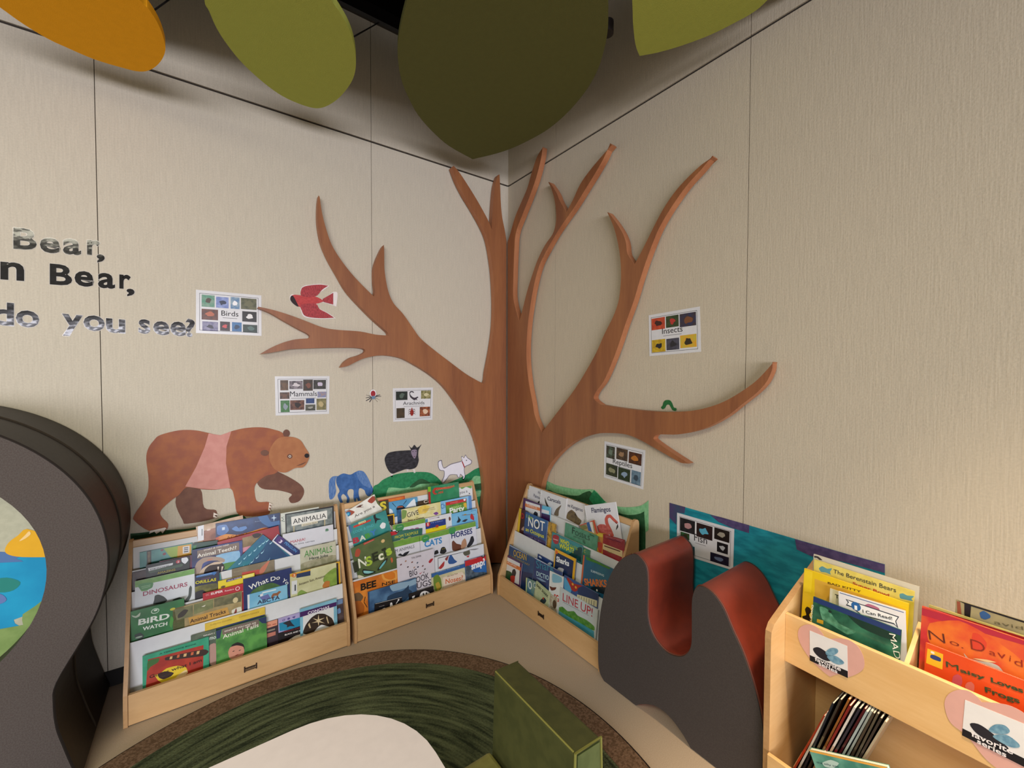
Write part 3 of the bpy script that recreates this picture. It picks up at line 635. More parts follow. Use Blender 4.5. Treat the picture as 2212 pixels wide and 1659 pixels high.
inpic('#d9a41c', [(22,705),(40,670),(80,640),(118,612),(200,640,'c'),(230,735,'c'),(100,735),(40,725)], 3)
inpic('#e8c889', [(85,665),(110,640),(128,622),(135,635),(110,655)], 4)
b.build('picture_panel', nook)
tag(nook, 'charcoal padded reading nook with a round opening at the far left', 'play furniture')

# ------------------------------------------------------------------ red bench with grey wavy ends
BF = 0.33
b1 = [(1150,210),(1200,240),(1240,310),(1248,450),(1245,600),(1260,700),(1300,790),(1370,870),(1450,905),(1510,890),(1545,830),(1550,700),(1550,550),(1560,480),(1590,430),(1640,440),(1700,490),(1760,580),(1820,720),(1900,900),(1980,1150),(2030,1400)]
b2 = [(1060,260),(990,370),(950,500),(925,650),(915,800),(920,980),(950,1060)]
ou = [WR.px(1000 + x * .319, 1130 + y * .319, BF) for x, y in b1] + [(1.724, .10), (1.722, .003, 'c'), (1.505, .003, 'c'), (1.475, .03), (1.425, .056), (1.37, .056), (1.32, .03), (1.285, .003, 'c'), (1.15, .003)] + [WR.px(1000 + x * .319, 1130 + y * .319, BF) for x, y in reversed(b2)]
ou = smooth(ou, 5)
bench = empty('wavy_bench', (-0.18, -1.42, 0))
GREYF = mat(('n', '453f3c', '4a4441', 350), 0.9, 0.15, bump=(400, 0.3, 0.001)); REDV = mat(('n', '88392a', '913c2b', 25), 0.38, 0.45, bump=(90, 0.08, 0.002))
b = MB(); b.prism(WR, ou, BF - 0.010, BF, GREYF); b.prism(WR, ou, 0.022, 0.030, GREYF); b.build('end_panel', bench)
b = MB(); N = len(ou); vs = [WR.at(p[0], p[1], n) for n in (0.03, 0.13, 0.23, BF - 0.010) for p in ou]
b.add(vs, [(k * N + i, k * N + (i + 1) % N, (k + 1) * N + (i + 1) % N, (k + 1) * N + i) for k in range(3) for i in range(N)], REDV)
weld(b.build('vinyl_cover', bench, smooth_=True))
b = MB(); b.tube([WR.at(p[0], p[1], BF - 0.008) for p in ou if p[1] > 0.01], 0.0035, '#6b3a2c', 6); b.build('piping', bench)
tag(bench, 'low wavy foam bench with two humps, red vinyl top and charcoal felt end', 'bench')

# ------------------------------------------------------------------ low table
def rrect(x0, x1, y0, y1, r, n=10):
    o = []
    for cx, cy, a in ((x1 - r, y1 - r, 0), (x0 + r, y1 - r, pi / 2), (x0 + r, y0 + r, pi), (x1 - r, y0 + r, 1.5 * pi)):
        o += [(cx + r * cos(a + pi / 2 * k / n), cy + r * sin(a + pi / 2 * k / n)) for k in range(n + 1)]
    return o
TP = Plane((0, 0, 0), (1, 0, 0), (0, 1, 0), (0, 0, 1))
tbl = empty('activity_table', (-1.62, -1.62, 0.012))
b = MB(); b.prism(TP, rrect(-1.98, -1.255, -1.95, -1.297, .22), 0.478, 0.5, mat('#f3e8e8', 0.35, 0.4)); b.build('table_top', tbl, bevel=0.004)
for x in (-1.86, -1.38):
    for y in (-1.83, -1.42):
        b = MB(); b.tube([(x, y, 0.016), (x, y, 0.478)], 0.018, '#b8b4b0', 14); b.build('leg', tbl)
        
tag(tbl, 'low white table with rounded corners standing on the green rug', 'table')

# ------------------------------------------------------------------ green foam chair
OLV = mat(('n', '484b2a', '50522e', 30), 0.5, 0.3, bump=(60, 0.1, 0.003)); YLG = mat(('n', '8d8946', '97934e', 40), 0.45, 0.4, bump=(60, 0.1, 0.003)); GRV = mat(('n', '4c5c34', '54643a', 40), 0.5, 0.35)
ch = empty('foam_chair', (-1.02, -1.48, 0.012))
b = MB()
prof = [(-1.012, 0.013), (-0.905, 0.013), (-0.920, 0.445), (-0.998, 0.45)]
SP = Plane((0, -1.34, 0), (1, 0, 0), (0, 0, 1), (0, -1, 0))
b.prism(SP, prof, 0, 0.30, OLV, OLV); o = b.build('backrest', ch, bevel=0.008)
b = MB(); b.box(SP, -1.30, -1.013, 0.012, 0.245, 0.0, 0.30, YLG); b.build('seat', ch, bevel=0.012)
b = MB(); b.prism(SP, [(-1.006, 0.03), (-0.913, 0.03), (-0.926, 0.438), (-0.992, 0.443)], 0.3005, 0.303, GRV); b.build('end_cap', ch)
b = MB(); b.tube([SP.at(-0.998, 0.45, n) for n in (0.004, 0.296)], 0.0022, '#85823e', 6); b.tube([SP.at(x, z, 0.301) for x, z in prof[1:] + [prof[0]]], 0.003, '#7c7c3c', 6); b.build('seam_piping', ch)
tag(ch, 'small olive green foam chair with lighter seat beside the white table', 'chair')
# ------------------------------------------------------------------ slanted book racks
PT = [0.258, 0.340, 0.417, 0.487, 0.574]           # tops of the five leaning panels
PD = [0.285 - (z - 0.111) * 0.407 for z in PT]
ZT = [0.030] + [PT[k] - 0.135 for k in range(4)]    # bottom of each tier
SL = 0.12
WHITE_P = mat('#d6d9da', 0.45, 0.4)
def rack_profile():
    return [(0.305, 0.0), (0.305, 0.06), (0.300, 0.112), (0.100, 0.572), (0.094, 0.586), (0.084, 0.593), (0.070, 0.592), (0.060, 0.584), (0.057, 0.57), (0.057, 0.0)]
def make_rack(wall, a0, a1, label):
    N, A = wall.N, wall.A
    root = empty('book_rack', wall.at((a0 + a1) / 2, 0, 0.18))
    SPl = Plane(wall.at(0, 0, 0), N, (0, 0, 1), A)   # side profile plane: (distance from wall, height)
    for a in (a0, a1 - 0.012):
        b = MB(); pl = SPl.shift(a); b.prism(pl, rack_profile(), 0, 0.012, MAPLE, MAPLE_D); b.build('side_panel', root, bevel=0.0018)
    i0, i1 = a0 + 0.0125, a1 - 0.0125
    b = MB(); b.prism(SPl.shift(i0), [(0.302, 0.004), (0.3, 0.06), (0.296, 0.108), (0.284, 0.108), (0.286, 0.004)], 0, i1 - i0, MAPLE, MAPLE); lip = b.build('front_lip', root)
    # small burnt mark on the lip
    m = MB(); LP = Plane(wall.at(0, 0, 0.3035), A, (0, 0, 1), N); c = (a0 + a1) / 2 - 0.004
    dk = '#2a1a10'
    m.box(LP, c - .022, c - .018, .048, .070, -0.003, 0, dk); m.box(LP, c + .018, c + .022, .048, .070, -0.003, 0, dk)
    m.box(LP, c - .018, c + .018, .062, .064, -0.003, 0, dk)
    for k in range(7): m.box(LP, c - .016 + k * .0048, c - .0135 + k * .0048, .055, .0605, -0.003, 0, dk)
    m.box(LP, c - .018, c + .018, .0515, .0525, -0.003, 0, dk)
    m.build('maker_mark', lip)
    for k in range(4):
        z0 = ZT[k] - 0.01; z1 = PT[k]
        d = lambda z: PD[k] + SL * (PT[k] - z)
        b = MB(); b.prism(SPl.shift(i0), [(d(z0), z0), (d(z1), z1), (d(z1) - .0022, z1), (d(z0) - .0022, z0)], 0, i1 - i0, WHITE_P)
        b.build('divider', root)
        b = MB(); zf = ZT[k + 1]; b.box(Plane(wall.at(0, 0, 0), A, (0, 0, 1), N), i0, i1, zf - .004, zf - .001, PD[k + 1] + SL * (PT[k + 1] - zf), PD[k] + SL * (PT[k] - zf) - .0022, WHITE_P); b.build('trough', root)
    b = MB(); b.prism(SPl.shift(i0), [(PD[4] + .0 + SL * (PT[4] - .3), .3), (PD[4], PT[4] - .006), (PD[4] - .003, PT[4] - .006), (PD[4] + SL * (PT[4] - .3) - .003, .3)], 0, i1 - i0, WHITE_P); b.build('back_panel', root)
    b = MB(); b.prism(SPl.shift(i0), [(PD[4] + .004, PT[4] - .006), (PD[4] - .001, PT[4] + .016), (PD[4] - .012, PT[4] + .016), (.063, PT[4] - .006), (.063, PT[4] - .016), (PD[4] - .004, PT[4] - .016)], 0, i1 - i0, MAPLE); b.build('top_rail', root)
    b = MB(); b.box(Plane(wall.at(0, 0, 0), A, (0, 0, 1), N), i0, i1, 0.014, 0.026, 0.06, 0.284, MAPLE); b.build('base_board', root)
    tag(root, label, 'book rack', 'slanted book racks')
    return (wall, a0, a1)
RK_L = make_rack(WL, -1.857, -1.095, 'birch slanted book rack next to the charcoal reading nook, leftmost of three')
RK_M = make_rack(WL, -1.076, -0.318, 'birch slanted book rack left of the tree trunk, middle one of three')
RK_R = make_rack(WR, 0.327, 1.089, 'birch slanted book rack on the right wall, partly behind the wavy bench')

PAGE = mat(('n', 'd8d2c4', 'ebe6da', 500, 1, 1, 1), 0.8)
FRM = [(0, 0, 1)]
def tier_plane(rk, tier):
    wall, a0, a1 = rk; k = tier - 1
    z = ZT[k]; dd = PD[k] + SL * (PT[k] - z)
    B = (V((0, 0, 1)) - wall.N * SL).normalized(); Nn = (wall.N + V((0, 0, 1)) * SL).normalized()
    return Plane(wall.at(a0, z, dd), wall.A, B, Nn)
THK, PITCH = 0.0050, 0.0056
def book_on(pl, n0, P, Q, col, label, art, H=None, spiral=None, thick=THK, group='picture books on the racks', name='picture_book', b0=0.0, mx=0.34, rough=0.32, cat='book', amin=None, amax=None):
    """P,Q: top-left/top-right in the current pixel frame; n0: back face height above plane"""
    fx, fy, fs = FRM[0]; nf = n0 + thick
    g = lambda p: V(pl.px(fx + p[0] * fs, fy + p[1] * fs, nf))
    tl, tr = g(P), g(Q)
    if amin is not None and tl.x < amin: tl = V((amin, tl.y))
    if amax is not None and tr.x > amax: tr = V((amax, tr.y))
    ex = tr - tl; W = ex.length; ex = ex / W
    if abs(ex.y) < 0.06: ex = V((1, 0)); mid = (tl.y + tr.y) / 2; tl = V((tl.x, mid)); W = abs(tr.x - tl.x)
    dn = V((ex.y, -ex.x))
    if H is None:
        lo = min(tl.y, tl.y + ex.y * W)
        H = max(0.06, min(mx, (lo - b0) / max(0.25, -dn.y)))
    pp = W / sqrt((Q[0] - P[0]) ** 2 + (Q[1] - P[1]) ** 2)      # metres per frame pixel
    bp = Plane(pl.at(tl.x, tl.y), pl.A * ex.x + pl.B * ex.y, pl.A * (-dn.x) + pl.B * (-dn.y), pl.N)
    # cover: front, back, spine
    b = MB(); c = mat(col, rough, 0.5, coat=0.25) if not isinstance(col, bpy.types.Material) else col
    ct = min(0.0012, thick * .25)
    b.box(bp, 0, W, -H, 0, nf - ct, nf, c); b.box(bp, 0, W, -H, 0, n0, n0 + ct, c); b.box(bp, 0, 0.0012, -H, 0, n0 + ct, nf - ct, c)
    lay = [0]
    def put(poly, colr):
        poly = clip_rect(poly, 0.0003, -H + .0003, W - 0.0003, -0.0003)
        if len(poly) < 3: return
        lay[0] += 1
        b.flat(bp, poly, nf + 0.00012 * lay[0], mat(colr, rough, 0.5, coat=0.25))
    def loc(p):
        q = g(p) - tl; return (q.dot(ex), -q.dot(dn))
    texts = []
    for op in art:
        k = op[0]
        if k == 'B': put([(op[2] * W, -op[3] * W), (op[4] * W, -op[3] * W), (op[4] * W, -op[5] * W), (op[2] * W, -op[5] * W)], op[1])
        elif k == 'P': put([loc(p) for p in op[2]], op[1])
        elif k == 'S': put(smooth([loc(p) + tuple(p[2:]) for p in op[2]], 3, True, 0.6), op[1])
        elif k == 'E':
            q = loc(op[2]); put(ell(q[0], q[1], op[3] * pp, op[4] * pp, op[5] if len(op) > 5 else 0, 20), op[1])
        elif k == 't': texts.append(op)
    o = b.build(name, base=bp.at(W / 2, -H, n0))
    b2 = MB(); b2.box(bp, 0.0014, W - 0.0012, -H + 0.001, -0.001, n0 + ct + .0001, nf - ct - .0001, PAGE); b2.build('page_block', o)
    if texts:
        t = MB()
        for _, s_, cc, p0, p1, h, *bd in texts:
            a_, z_ = loc(p0), loc(p1)
            t.text(bp, s_, a_, z_, h * pp, nf + 0.00012 * (lay[0] + 2) + 0.0001, mat(cc, 0.35, 0.4), bold=bd[0] if bd else 0.0)
        t.build('cover_lettering', o)
    if spiral:
        t = MB()
        k = 0; y = -0.006
        while y > -min(H, .28):
            t.tube([bp.at(-0.003 + .005 * cos(a) if False else 0.002 + .0045 * cos(a), y, (n0 + nf) / 2 + .0045 * sin(a)) for a in [2 * pi * j / 8 for j in range(9)]], 0.0011, '#e9e9ea', 5); y -= 0.0095
        t.build('spiral_binding', o)
    return tag(o, label, cat, group)
def bk(rk, tier, layer, P, Q, col, label, art=(), **kw):
    wall, a0, a1 = rk; pl = tier_plane(rk, tier)
    return book_on(pl, 0.0006 + layer * PITCH, P, Q, col, label, list(art), amin=0.0135, amax=(a1 - a0) - 0.0135, **kw)

# ================= left rack
FRM[0] = (250, 1080, .3134); R_ = RK_L
bk(R_,5,0,(552,185),(875,105),('n','a98a6a','c0a585',30),'tan picture book with a white barcode sticker, top row of the left rack',
   [('P',('n','7a4a34','96634a',40),[(600,215),(690,190),(690,290),(600,300)]),('E','#d8c4b4',(640,205),14,8),('P','#dfe4ea',[(566,182),(607,172),(607,275),(566,285)]),('P','#5a6068',[(592,200),(598,199),(598,245),(592,246)])])
bk(R_,5,1,(688,165),(1132,88),('n','1f3258','2c4878',14),'dark blue starry book with orange ground, top row of the left rack',
   [('S',('n','4a6fa8','5a80b8',30),[(700,180),(760,170),(780,210),(740,245),(700,235)]),('P','#c9d8e8',[(733,190),(752,186),(752,205),(733,209)]),
    ('S','#3d6aa0',[(980,115),(1040,100),(1070,150),(1130,140,'c'),(1130,170,'c'),(1060,185),(1010,160)]),
    ('S',('n','d08a2c','b8502c',25),[(690,260,'c'),(760,235),(850,240),(940,215),(1020,190),(1080,205),(1080,330,'c'),(690,330,'c')]),
    ('P','#b8cfe0',[(1090,100),(1094,118),(1110,122),(1095,128),(1090,150),(1086,128),(1070,125),(1086,118)]),
    ('t','ACAMO',  '#7a2c1c',(765,272),(905,240),22,.01),('t','Benoit','#9ab0d0',(960,152),(1002,146),7),
    ('S','#5b86c0',[(800,200),(830,180),(860,205),(850,190),(895,180),(905,195),(870,215),(830,215)])])
bk(R_,5,0,(1136,92),(1400,50),'#cdd2c6','pale grey-green book with a looping mark, behind the black framed book on the left rack',
   [('S','#6d7a70',[(1160,115),(1140,122),(1155,133),(1140,145),(1165,150),(1162,145),(1148,143),(1160,133),(1148,122),(1160,118)])])
bk(R_,5,1,(1168,97),(1502,42),'#17181a','black bordered book titled ANIMALIA at the top right of the left rack',
   [('P',('n','5a6664','87908c',40),[(1176,103),(1492,52),(1496,230),(1180,262)]),('P',('n','3d567c','5a78a0',30),[(1240,212),(1420,178),(1420,230),(1240,262)]),('P','#e3e3da',[(1208,118),(1456,72),(1458,132),(1213,180)]),
    ('P','#b8ac86',[(1224,180),(1232,179),(1232,225),(1224,226)]),('P','#b8ac86',[(1436,135),(1444,134),(1444,180),(1436,181)]),('P','#cfc9b0',[(1280,166),(1392,143),(1392,160),(1280,184)]),
    ('t','ANIMALIA','#17181c',(1222,166),(1450,122),36,.012),('t','Graeme Base','#4c463a',(1292,178),(1385,158),9)])
bk(R_,5,0,(165,357),(528,300),('n','3f8c88','56a098',20),'teal, green and orange book with a barcode, upper left of the left rack',
   [('P','#20221e',[(214,352),(245,347),(245,460),(214,465)]),('P',('n','6a5a40','86744e',60),[(220,358),(238,355),(238,455),(220,458)]),('S','#9ab83a',[(330,335,'c'),(440,315,'c'),(430,395,'c'),(380,395),(350,360)]),('P','#d9a42c',[(428,318),(522,303),(520,385),(424,400)]),
    ('P','#e4e4e0',[(462,323),(508,315),(508,362),(462,370)]),('P','#5a5e66',[(470,328),(500,323),(500,330),(470,335)]),('P','#5a5e66',[(470,340),(500,335),(500,342),(470,347)]),('P','#5a5e66',[(470,353),(500,348),(500,357),(470,362)]),('E','#8c3440',(335,372),12,11),('E','#8c3440',(320,345),10,9)])
bk(R_,5,2,(532,300),(705,276),('n','16342c','1f4a3a',20),'dark green book below the tan book, left rack',[('P','#2f7a3e',[(532,315),(560,311),(545,345),(532,345)])])
bk(R_,4,0,(300,425),(526,378),('n','4a1a34','7a2a4a',20),'maroon book behind the black one with the red disc, left rack')
bk(R_,4,0,(98,505),(212,482),('n','2f2024','44302e',30),'dark brown book at the left edge of the left rack',[('t','Wool','#7a6040',(150,545),(205,532),16)])
bk(R_,4,1,(208,447),(508,392),('n','151c1c','26342e',25),'black glossy book with a white banner and red disc numbered 2, left rack',
   [('P','#dfe4e6',[(222,470),(395,433),(392,448),(228,492)]),('E','#b8283a',(430,425),16,15),('t','2','#ffffff',(424,433),(437,431),16),('S','#e4eaf0',[(455,400),(490,395),(500,415),(478,440),(455,425)]),('S','#3f5a44',[(230,490),(400,452),(460,440),(450,460),(300,490),(240,505)]),
    ('t','AMAZING','#c8b82c',(288,512),(410,486),18,.02),('t','DEZOME','#22282a',(240,484),(370,455),10)])
bk(R_,4,0,(700,290),(1122,178),('n','8c1a22','a02630',15),'dark red book with a brown portrait, behind the teal wave book on the left rack',
   [('P',('n','7a6440','94805a',30),[(872,262),(1010,228),(1000,330),(872,352)]),('S','#2a1c14',[(940,240),(975,228),(1005,236),(985,258),(955,262)]),('P','#d08c9c',[(872,330),(960,308),(900,350),(876,362)])])
bk(R_,4,1,(524,345),(872,278),('n','252c52','3a4c8c',12),'dark blue book titled Animal Teeth with an open jaw, left rack',
   [('P','#7b6c60',[(562,350),(850,292),(852,345),(562,405)]),('t','WHAT IF YOU HAD','#efe6da',(606,352),(780,312),13,.01),('t','Animal Teeth!?','#f2efe4',(562,398),(832,338),30,.012),
    ('S',('n','7ab0d8','9cc6e0',20),[(690,385),(850,350),(850,420),(760,450)]),('S','#4f8a3c',[(740,440),(860,420),(860,470),(740,480)]),
    ('S','#a89484',[(545,470),(560,430),(600,400),(660,390),(720,395),(752,410),(745,430),(700,418),(640,420),(600,440),(585,500,'c'),(545,540,'c')]),('S','#2a1c1a',[(590,500),(620,450),(680,430),(740,440),(750,470),(720,500),(650,520)]),
    ('S','#cdb8a0',[(570,520),(600,470),(680,428),(740,425),(720,440),(650,450),(615,480),(600,530)]),('E','#c0846a',(648,412),22,7,.1),('P','#e8dccc',[(700,460),(712,458),(706,500)]),('P','#e8dccc',[(730,458),(742,458),(728,500)])])
bk(R_,4,2,(760,492),(1015,238),('n','1d7f8c','1c5f88',10),'teal book with white wave marks, leaning at a steep angle on the left rack',
   [('S',('n','123f6c','164a74',12),[(1060,260,'c'),(1240,440,'c'),(1180,700,'c'),(860,560),(900,460),(980,380),(1040,300)])] +
   [('S','#a9dcec',[(x,y),(x+16,y-10),(x+24,y-26),(x+18,y-8),(x+4,y+6)]) for x,y in ((880,405),(915,380),(950,350),(985,320),(1010,300),(930,430),(965,400),(1000,365),(845,440),(860,470),(1035,285),(1060,300),(905,455),(1040,420))],H=.20)
bk(R_,4,1,(1118,235),(1282,356),('n','20405c','2c5070',15),'dark blue level 3 reader tilted to the right on the left rack',
   [('P','#e4e4ee',[(1072,290),(1118,230),(1290,356),(1245,420)]),('P','#1e2c66',[(1088,280),(1120,237),(1280,356),(1248,395)]),('E','#4a2a74',(1132,277),24,24),('t','3','#f0e8f8',(1122,290),(1136,300),20,.03),('t','PENGUIN','#5a9ad8',(1160,300),(1240,362),16,.02)],H=.12)
bk(R_,4,0,(1150,238),(1498,168),'#d3d5dc','white book with red heading MANIA! at the right of the left rack',
   [('t','MANIA!','#b82a3a',(1205,300),(1306,278),20,.03),('t','in this series','#50545a',(1230,312),(1370,284),10),('P','#7fa08c',[(1445,200),(1465,196),(1465,215),(1445,219)]),('S','#4a7a5c',[(1444,212),(1455,196),(1470,208)]),('P','#30343a',[(1290,332),(1350,320),(1350,324),(1290,336)]),('P','#30343a',[(1420,300),(1470,290),(1470,294),(1420,304)])])
bk(R_,3,0,(1270,336),(1516,287),('n','b8b8a0','c8c8b0',20),'pale book titled ANIMALS Have Jobs at the right of the left rack',
   [('t','ANIMALS','#3c8a34',(1300,395),(1492,358),46,.035),('t','Have Jobs','#1c2220',(1335,413),(1463,388),18,.02),('S',('n','8c8c6a','a8a488',40),[(1280,440),(1400,400),(1516,380),(1516,480),(1280,500)])])
bk(R_,3,1,(545,527),(712,484),('n','1d2548','2a2a3c',15),'dark book with a blue arrow and yellow letters ORILLAS, left rack',
   [('P','#2f72b8',[(555,520),(672,496),(672,489),(697,500),(676,520),(672,512),(555,536)]),('t','PYGREADING','#b4d4f0',(560,530),(660,508),9),('P','#5a3c5c',[(590,545),(650,532),(650,540),(590,553)]),('t','ORILLAS','#d8d020',(548,580),(692,556),24,.03),('S',('n','5a5a2c','86843c',25),[(548,600),(640,580),(700,575),(690,640),(548,650)]),('S','#24242c',[(548,640),(600,620),(650,660),(620,700),(548,700)])])
bk(R_,3,0,(640,528),(720,500),'#dfe1e4','white booklet edge beside the arrow reader, left rack',[('P','#2a8a8a',[(700,480),(760,505),(730,560),(700,540)])])
bk(R_,3,0,(800,474),(1092,414),('n','7c7058','8c8068',25),'olive brown book with a curling orange leaf, left rack',
   [('S','#c8785c',[(985,505),(1000,470),(1040,430),(1065,412),(1052,440),(1035,475),(1020,500),(1000,512)]),('P','#c04a3c',[(870,500),(990,478),(990,510),(870,530)]),('t','Kendalin Haw','#b0a888',(815,500),(900,480),7)])
bk(R_,3,2,(705,562),(956,502),'#e8d21c','yellow book with a purple band on the left rack',
   [('P','#3a2a5c',[(762,550),(872,520),(872,536),(762,568)]),('t','HELLO, WORLD!','#e8e0f0',(770,562),(865,536),9,.02),('E','#4a8a4c',(910,520),10,5),('P','#f0e87a',[(880,512),(950,502),(950,540),(880,552)]),('E','#5a3a2c',(740,598),16,8)])
bk(R_,3,0,(132,566),(543,468),'#dde4e6','white book with green header titled DINOSAURS on the left rack',
   [('P',('n','6aa04c','78ae58',40),[(130,560),(545,466),(545,508),(250,572),(240,575),(235,610),(215,626),(178,630),(160,605),(155,600),(134,604)]),('S','#4f9456',[(155,585),(210,570),(258,570),(250,605),(200,625),(170,618)]),('P','#a4cca0',[(175,598),(240,584),(240,587),(175,601)]),('P','#a4cca0',[(180,608),(238,594),(238,597),(180,611)]),
    ('t','DINOSAURS','#a84a62',(188,662),(494,592),36,.022),('S','#3c4440',[(265,690),(270,660),(295,652),(330,665),(355,690),(330,712),(260,720)]),('S','#4a5450',[(470,700),(500,660),(505,610),(515,590),(525,605),(520,660),(500,700),(480,712)]),('S','#3c4440',[(390,690),(440,670),(480,690),(440,706)])])
bk(R_,2,1,(92,768),(472,683),('n','1f6a34','2c7d40',18),'dark green book titled BIRD WATCH at the left of the left rack',
   [('t','BiRD','#e6efe2',(155,862),(370,815),50,.03),('t','WATCH','#e6efe2',(185,900),(355,862),32,.03),('E','#c8e0c8',(272,765),30,24),('E','#2c7440',(272,765),24,18),('E','#e0ecd8',(275,760),14,8),('E','#c8c03a',(392,752),20,12),
    ('S','#b8c8b0',[(110,795),(140,800),(170,775),(165,800),(140,812),(118,806)]),('S','#2c3a34',[(130,930),(170,915),(195,935),(180,960),(140,958)]),('E','#9ab09a',(160,945),25,8),('S','#4a9a3c',[(380,800),(400,820),(385,880),(370,860)])])
bk(R_,2,1,(393,757),(868,622),('n','9c8a5c','ad9c6c',30),'sand coloured book titled Animal Tracks on the left rack',
   [('P',('n','6a6c48','7c7c54',40),[(405,758),(532,722),(532,800),(420,830)]),('P',('n','70764a','838858',40),[(538,720),(672,684),(672,745),(538,790)]),('P',('n','5c5c3c','7a7450',40),[(678,682),(864,632),(864,700),(678,740)]),('S','#3a342c',[(430,790),(470,755),(500,760),(470,800),(430,815)]),
    ('P','#c99b48',[(500,812),(770,738),(785,790),(512,866)]),('t','Animal Tracks','#3c2418',(512,850),(758,778),32,.012),('E','#d8c898',(825,690),20,24),('S','#dcdccc',[(800,760),(864,735),(864,810),(810,800)]),('S','#8a3a30',[(815,780),(830,745),(835,770),(820,790)]),('S','#e0dcc8',[(590,735),(620,722),(610,735)])])
bk(R_,2,0,(600,650),(878,572),'#b4202e','crimson super reader book above Animal Tracks on the left rack',
   [('t','SUPER','#f4dede',(655,655),(740,634),18,.035),('t','Readers','#f0c8c8',(752,632),(815,618),12,.02),('E','#f0dada',(840,610),17,17),('E','#b4202e',(840,610),12,12),('P','#dcc0b0',[(605,702),(878,628),(878,632),(605,706)]),('t','DC','#e8b8b8',(622,662),(645,656),13)],H=.16)
bk(R_,2,0,(878,547),(1212,468),('n','1c2a5e','22326c',20),'navy book titled What Do You on the left rack',
   [('S',('n','3f6430','5a7c40',25),[(930,640),(1000,590),(1080,570),(1150,600),(1190,660),(1190,760,'c'),(930,800,'c')]),('t','What','#eef0ea',(922,622),(1055,562),38,.01),('t','Do','#eef0ea',(1068,560),(1132,545),32,.01),('t','Yo','#eef0ea',(1142,560),(1182,585),28,.01),('P','#c8c83c',[(866,620),(880,617),(880,760),(866,760)])])
bk(R_,2,1,(907,652),(1182,585),('n','74b8dc','86c4e0',15),'light blue book with a deer and letters ABC on the left rack',
   [('P','#e8ecee',[(905,650),(922,647),(922,800),(905,800)]),('S','#96603c',[(1072,665),(1085,645),(1110,640),(1125,628),(1140,632),(1120,655),(1120,680),(1112,660),(1090,662),(1080,685)]),('P','#6a72b0',[(990,672),(1050,648),(1070,680),(1010,690)]),('E','#e8e8f0',(1005,655),12,10),('E','#22222c',(988,662),6,5),('t','ABCTA','#2c3450',(975,720),(1130,682),28,.02),('P','#d8ecf4',[(1010,635),(1105,612),(1105,622),(1010,645)])])
bk(R_,2,0,(1340,470),(1545,424),'#15130e','black book with a yellow border and orange disc, left rack',
   [('B','#e0ac1c',0,0,1,.045),('B','#e0ac1c',.94,0,1,1.2),('E','#d0701c',(1368,490),17,16),('t','2','#f4e8c8',(1361,499),(1376,496),17,.02),('t','NATIONAL','#8c8a6a',(1415,474),(1475,462),7),('P','#3a3a30',[(1385,500),(1535,468),(1535,471),(1385,503)])])
bk(R_,2,1,(1200,502),(1520,440),('n','c8c898','d4d4a8',15),'cream book with jungle leaves and a yellow header, left rack',
   [('P','#d8a62c',[(1200,500),(1342,470),(1342,505),(1200,532)]),('P','#24365c',[(1245,510),(1342,488),(1342,520),(1245,538)]),('E','#d0701c',(1230,518),16,16),('t','2','#f4e8c8',(1223,527),(1238,524),16,.02),('P','#dfe3e4',[(1212,560),(1250,552),(1250,645),(1212,652)]),('P','#4a5058',[(1232,585),(1242,583),(1242,625),(1232,627)]),
    ('t','Amazon Sun, Amazon','#4a3a28',(1262,590),(1440,530),17,.005),('S',('n','7a9a3c','8fae4a',30),[(1440,520),(1490,478),(1522,470),(1522,600),(1470,590),(1430,560)]),('S','#c07a34',[(1425,590),(1445,560),(1475,560),(1470,600),(1430,605)]),('S','#86a44c',[(1255,640),(1280,620),(1320,640),(1300,670),(1255,670)])])
bk(R_,1,2,(184,1072),(641,948),('n','2f9470','3aa07c',25),'teal bordered red book titled Guess what I am, front of left rack',
   [('P',('n','9c2c1e','b03a24',20),[(222,1100),(605,1000),(600,1290),(205,1330)]),('S','#3f6a30',[(222,1110),(300,1090),(290,1120),(240,1150),(218,1180)]),('S','#3a241a',[(340,1098),(355,1082),(600,1030),(640,1045),(600,1075),(360,1105)]),
    ('P','#d8b078',[(375,1080),(392,1076),(388,1095),(370,1099)]),('P','#c8643c',[(425,1068),(442,1064),(438,1085),(420,1089)]),('P','#d8b078',[(470,1060),(490,1056),(486,1077),(466,1081)]),('P','#c8643c',[(520,1050),(538,1046),(534,1067),(516,1071)]),('P','#d8b078',[(560,1042),(580,1038),(574,1060),(556,1064)]),
    ('S','#ddc02c',[(300,1200),(350,1160),(420,1142),(480,1150),(495,1180),(450,1205),(380,1260),(330,1265),(290,1240),(270,1205)]),('S','#2e1a14',[(290,1200),(340,1180),(400,1190),(380,1215),(330,1235),(300,1225)]),('S','#e2c890',[(420,1215),(480,1170),(498,1190),(440,1230),(410,1240)]),
    ('t','Guess what I am','#35201a',(232,1230),(592,1112),26,.012),('t','A TERRANCE BOOK','#186050',(300,1066),(556,994),11,.01)])
bk(R_,1,0,(614,856),(1028,738),('n','d8b83a','e2c448',30),'book with a yellow top band behind the green tails book, left rack',
   [('t','Guillermo Gonzalez','#a88a2c',(650,868),(800,826),14),('t','Catherine Kennedy','#a88a2c',(850,812),(990,775),14),('P','#2c3a5c',[(614,905),(1028,788),(1028,900),(614,1000)])])
bk(R_,1,1,(517,935),(692,890),('n','4c5c4c','66705c',30),'grey-green book half hidden left of the green tails book, left rack',
   [('t','WHAT I','#e0dcd0',(602,942),(680,922),12,.02),('t','mo','#d8e4dc',(645,966),(690,955),22,.01),('S','#b08c80',[(640,1010),(690,990),(690,1140),(650,1130)])])
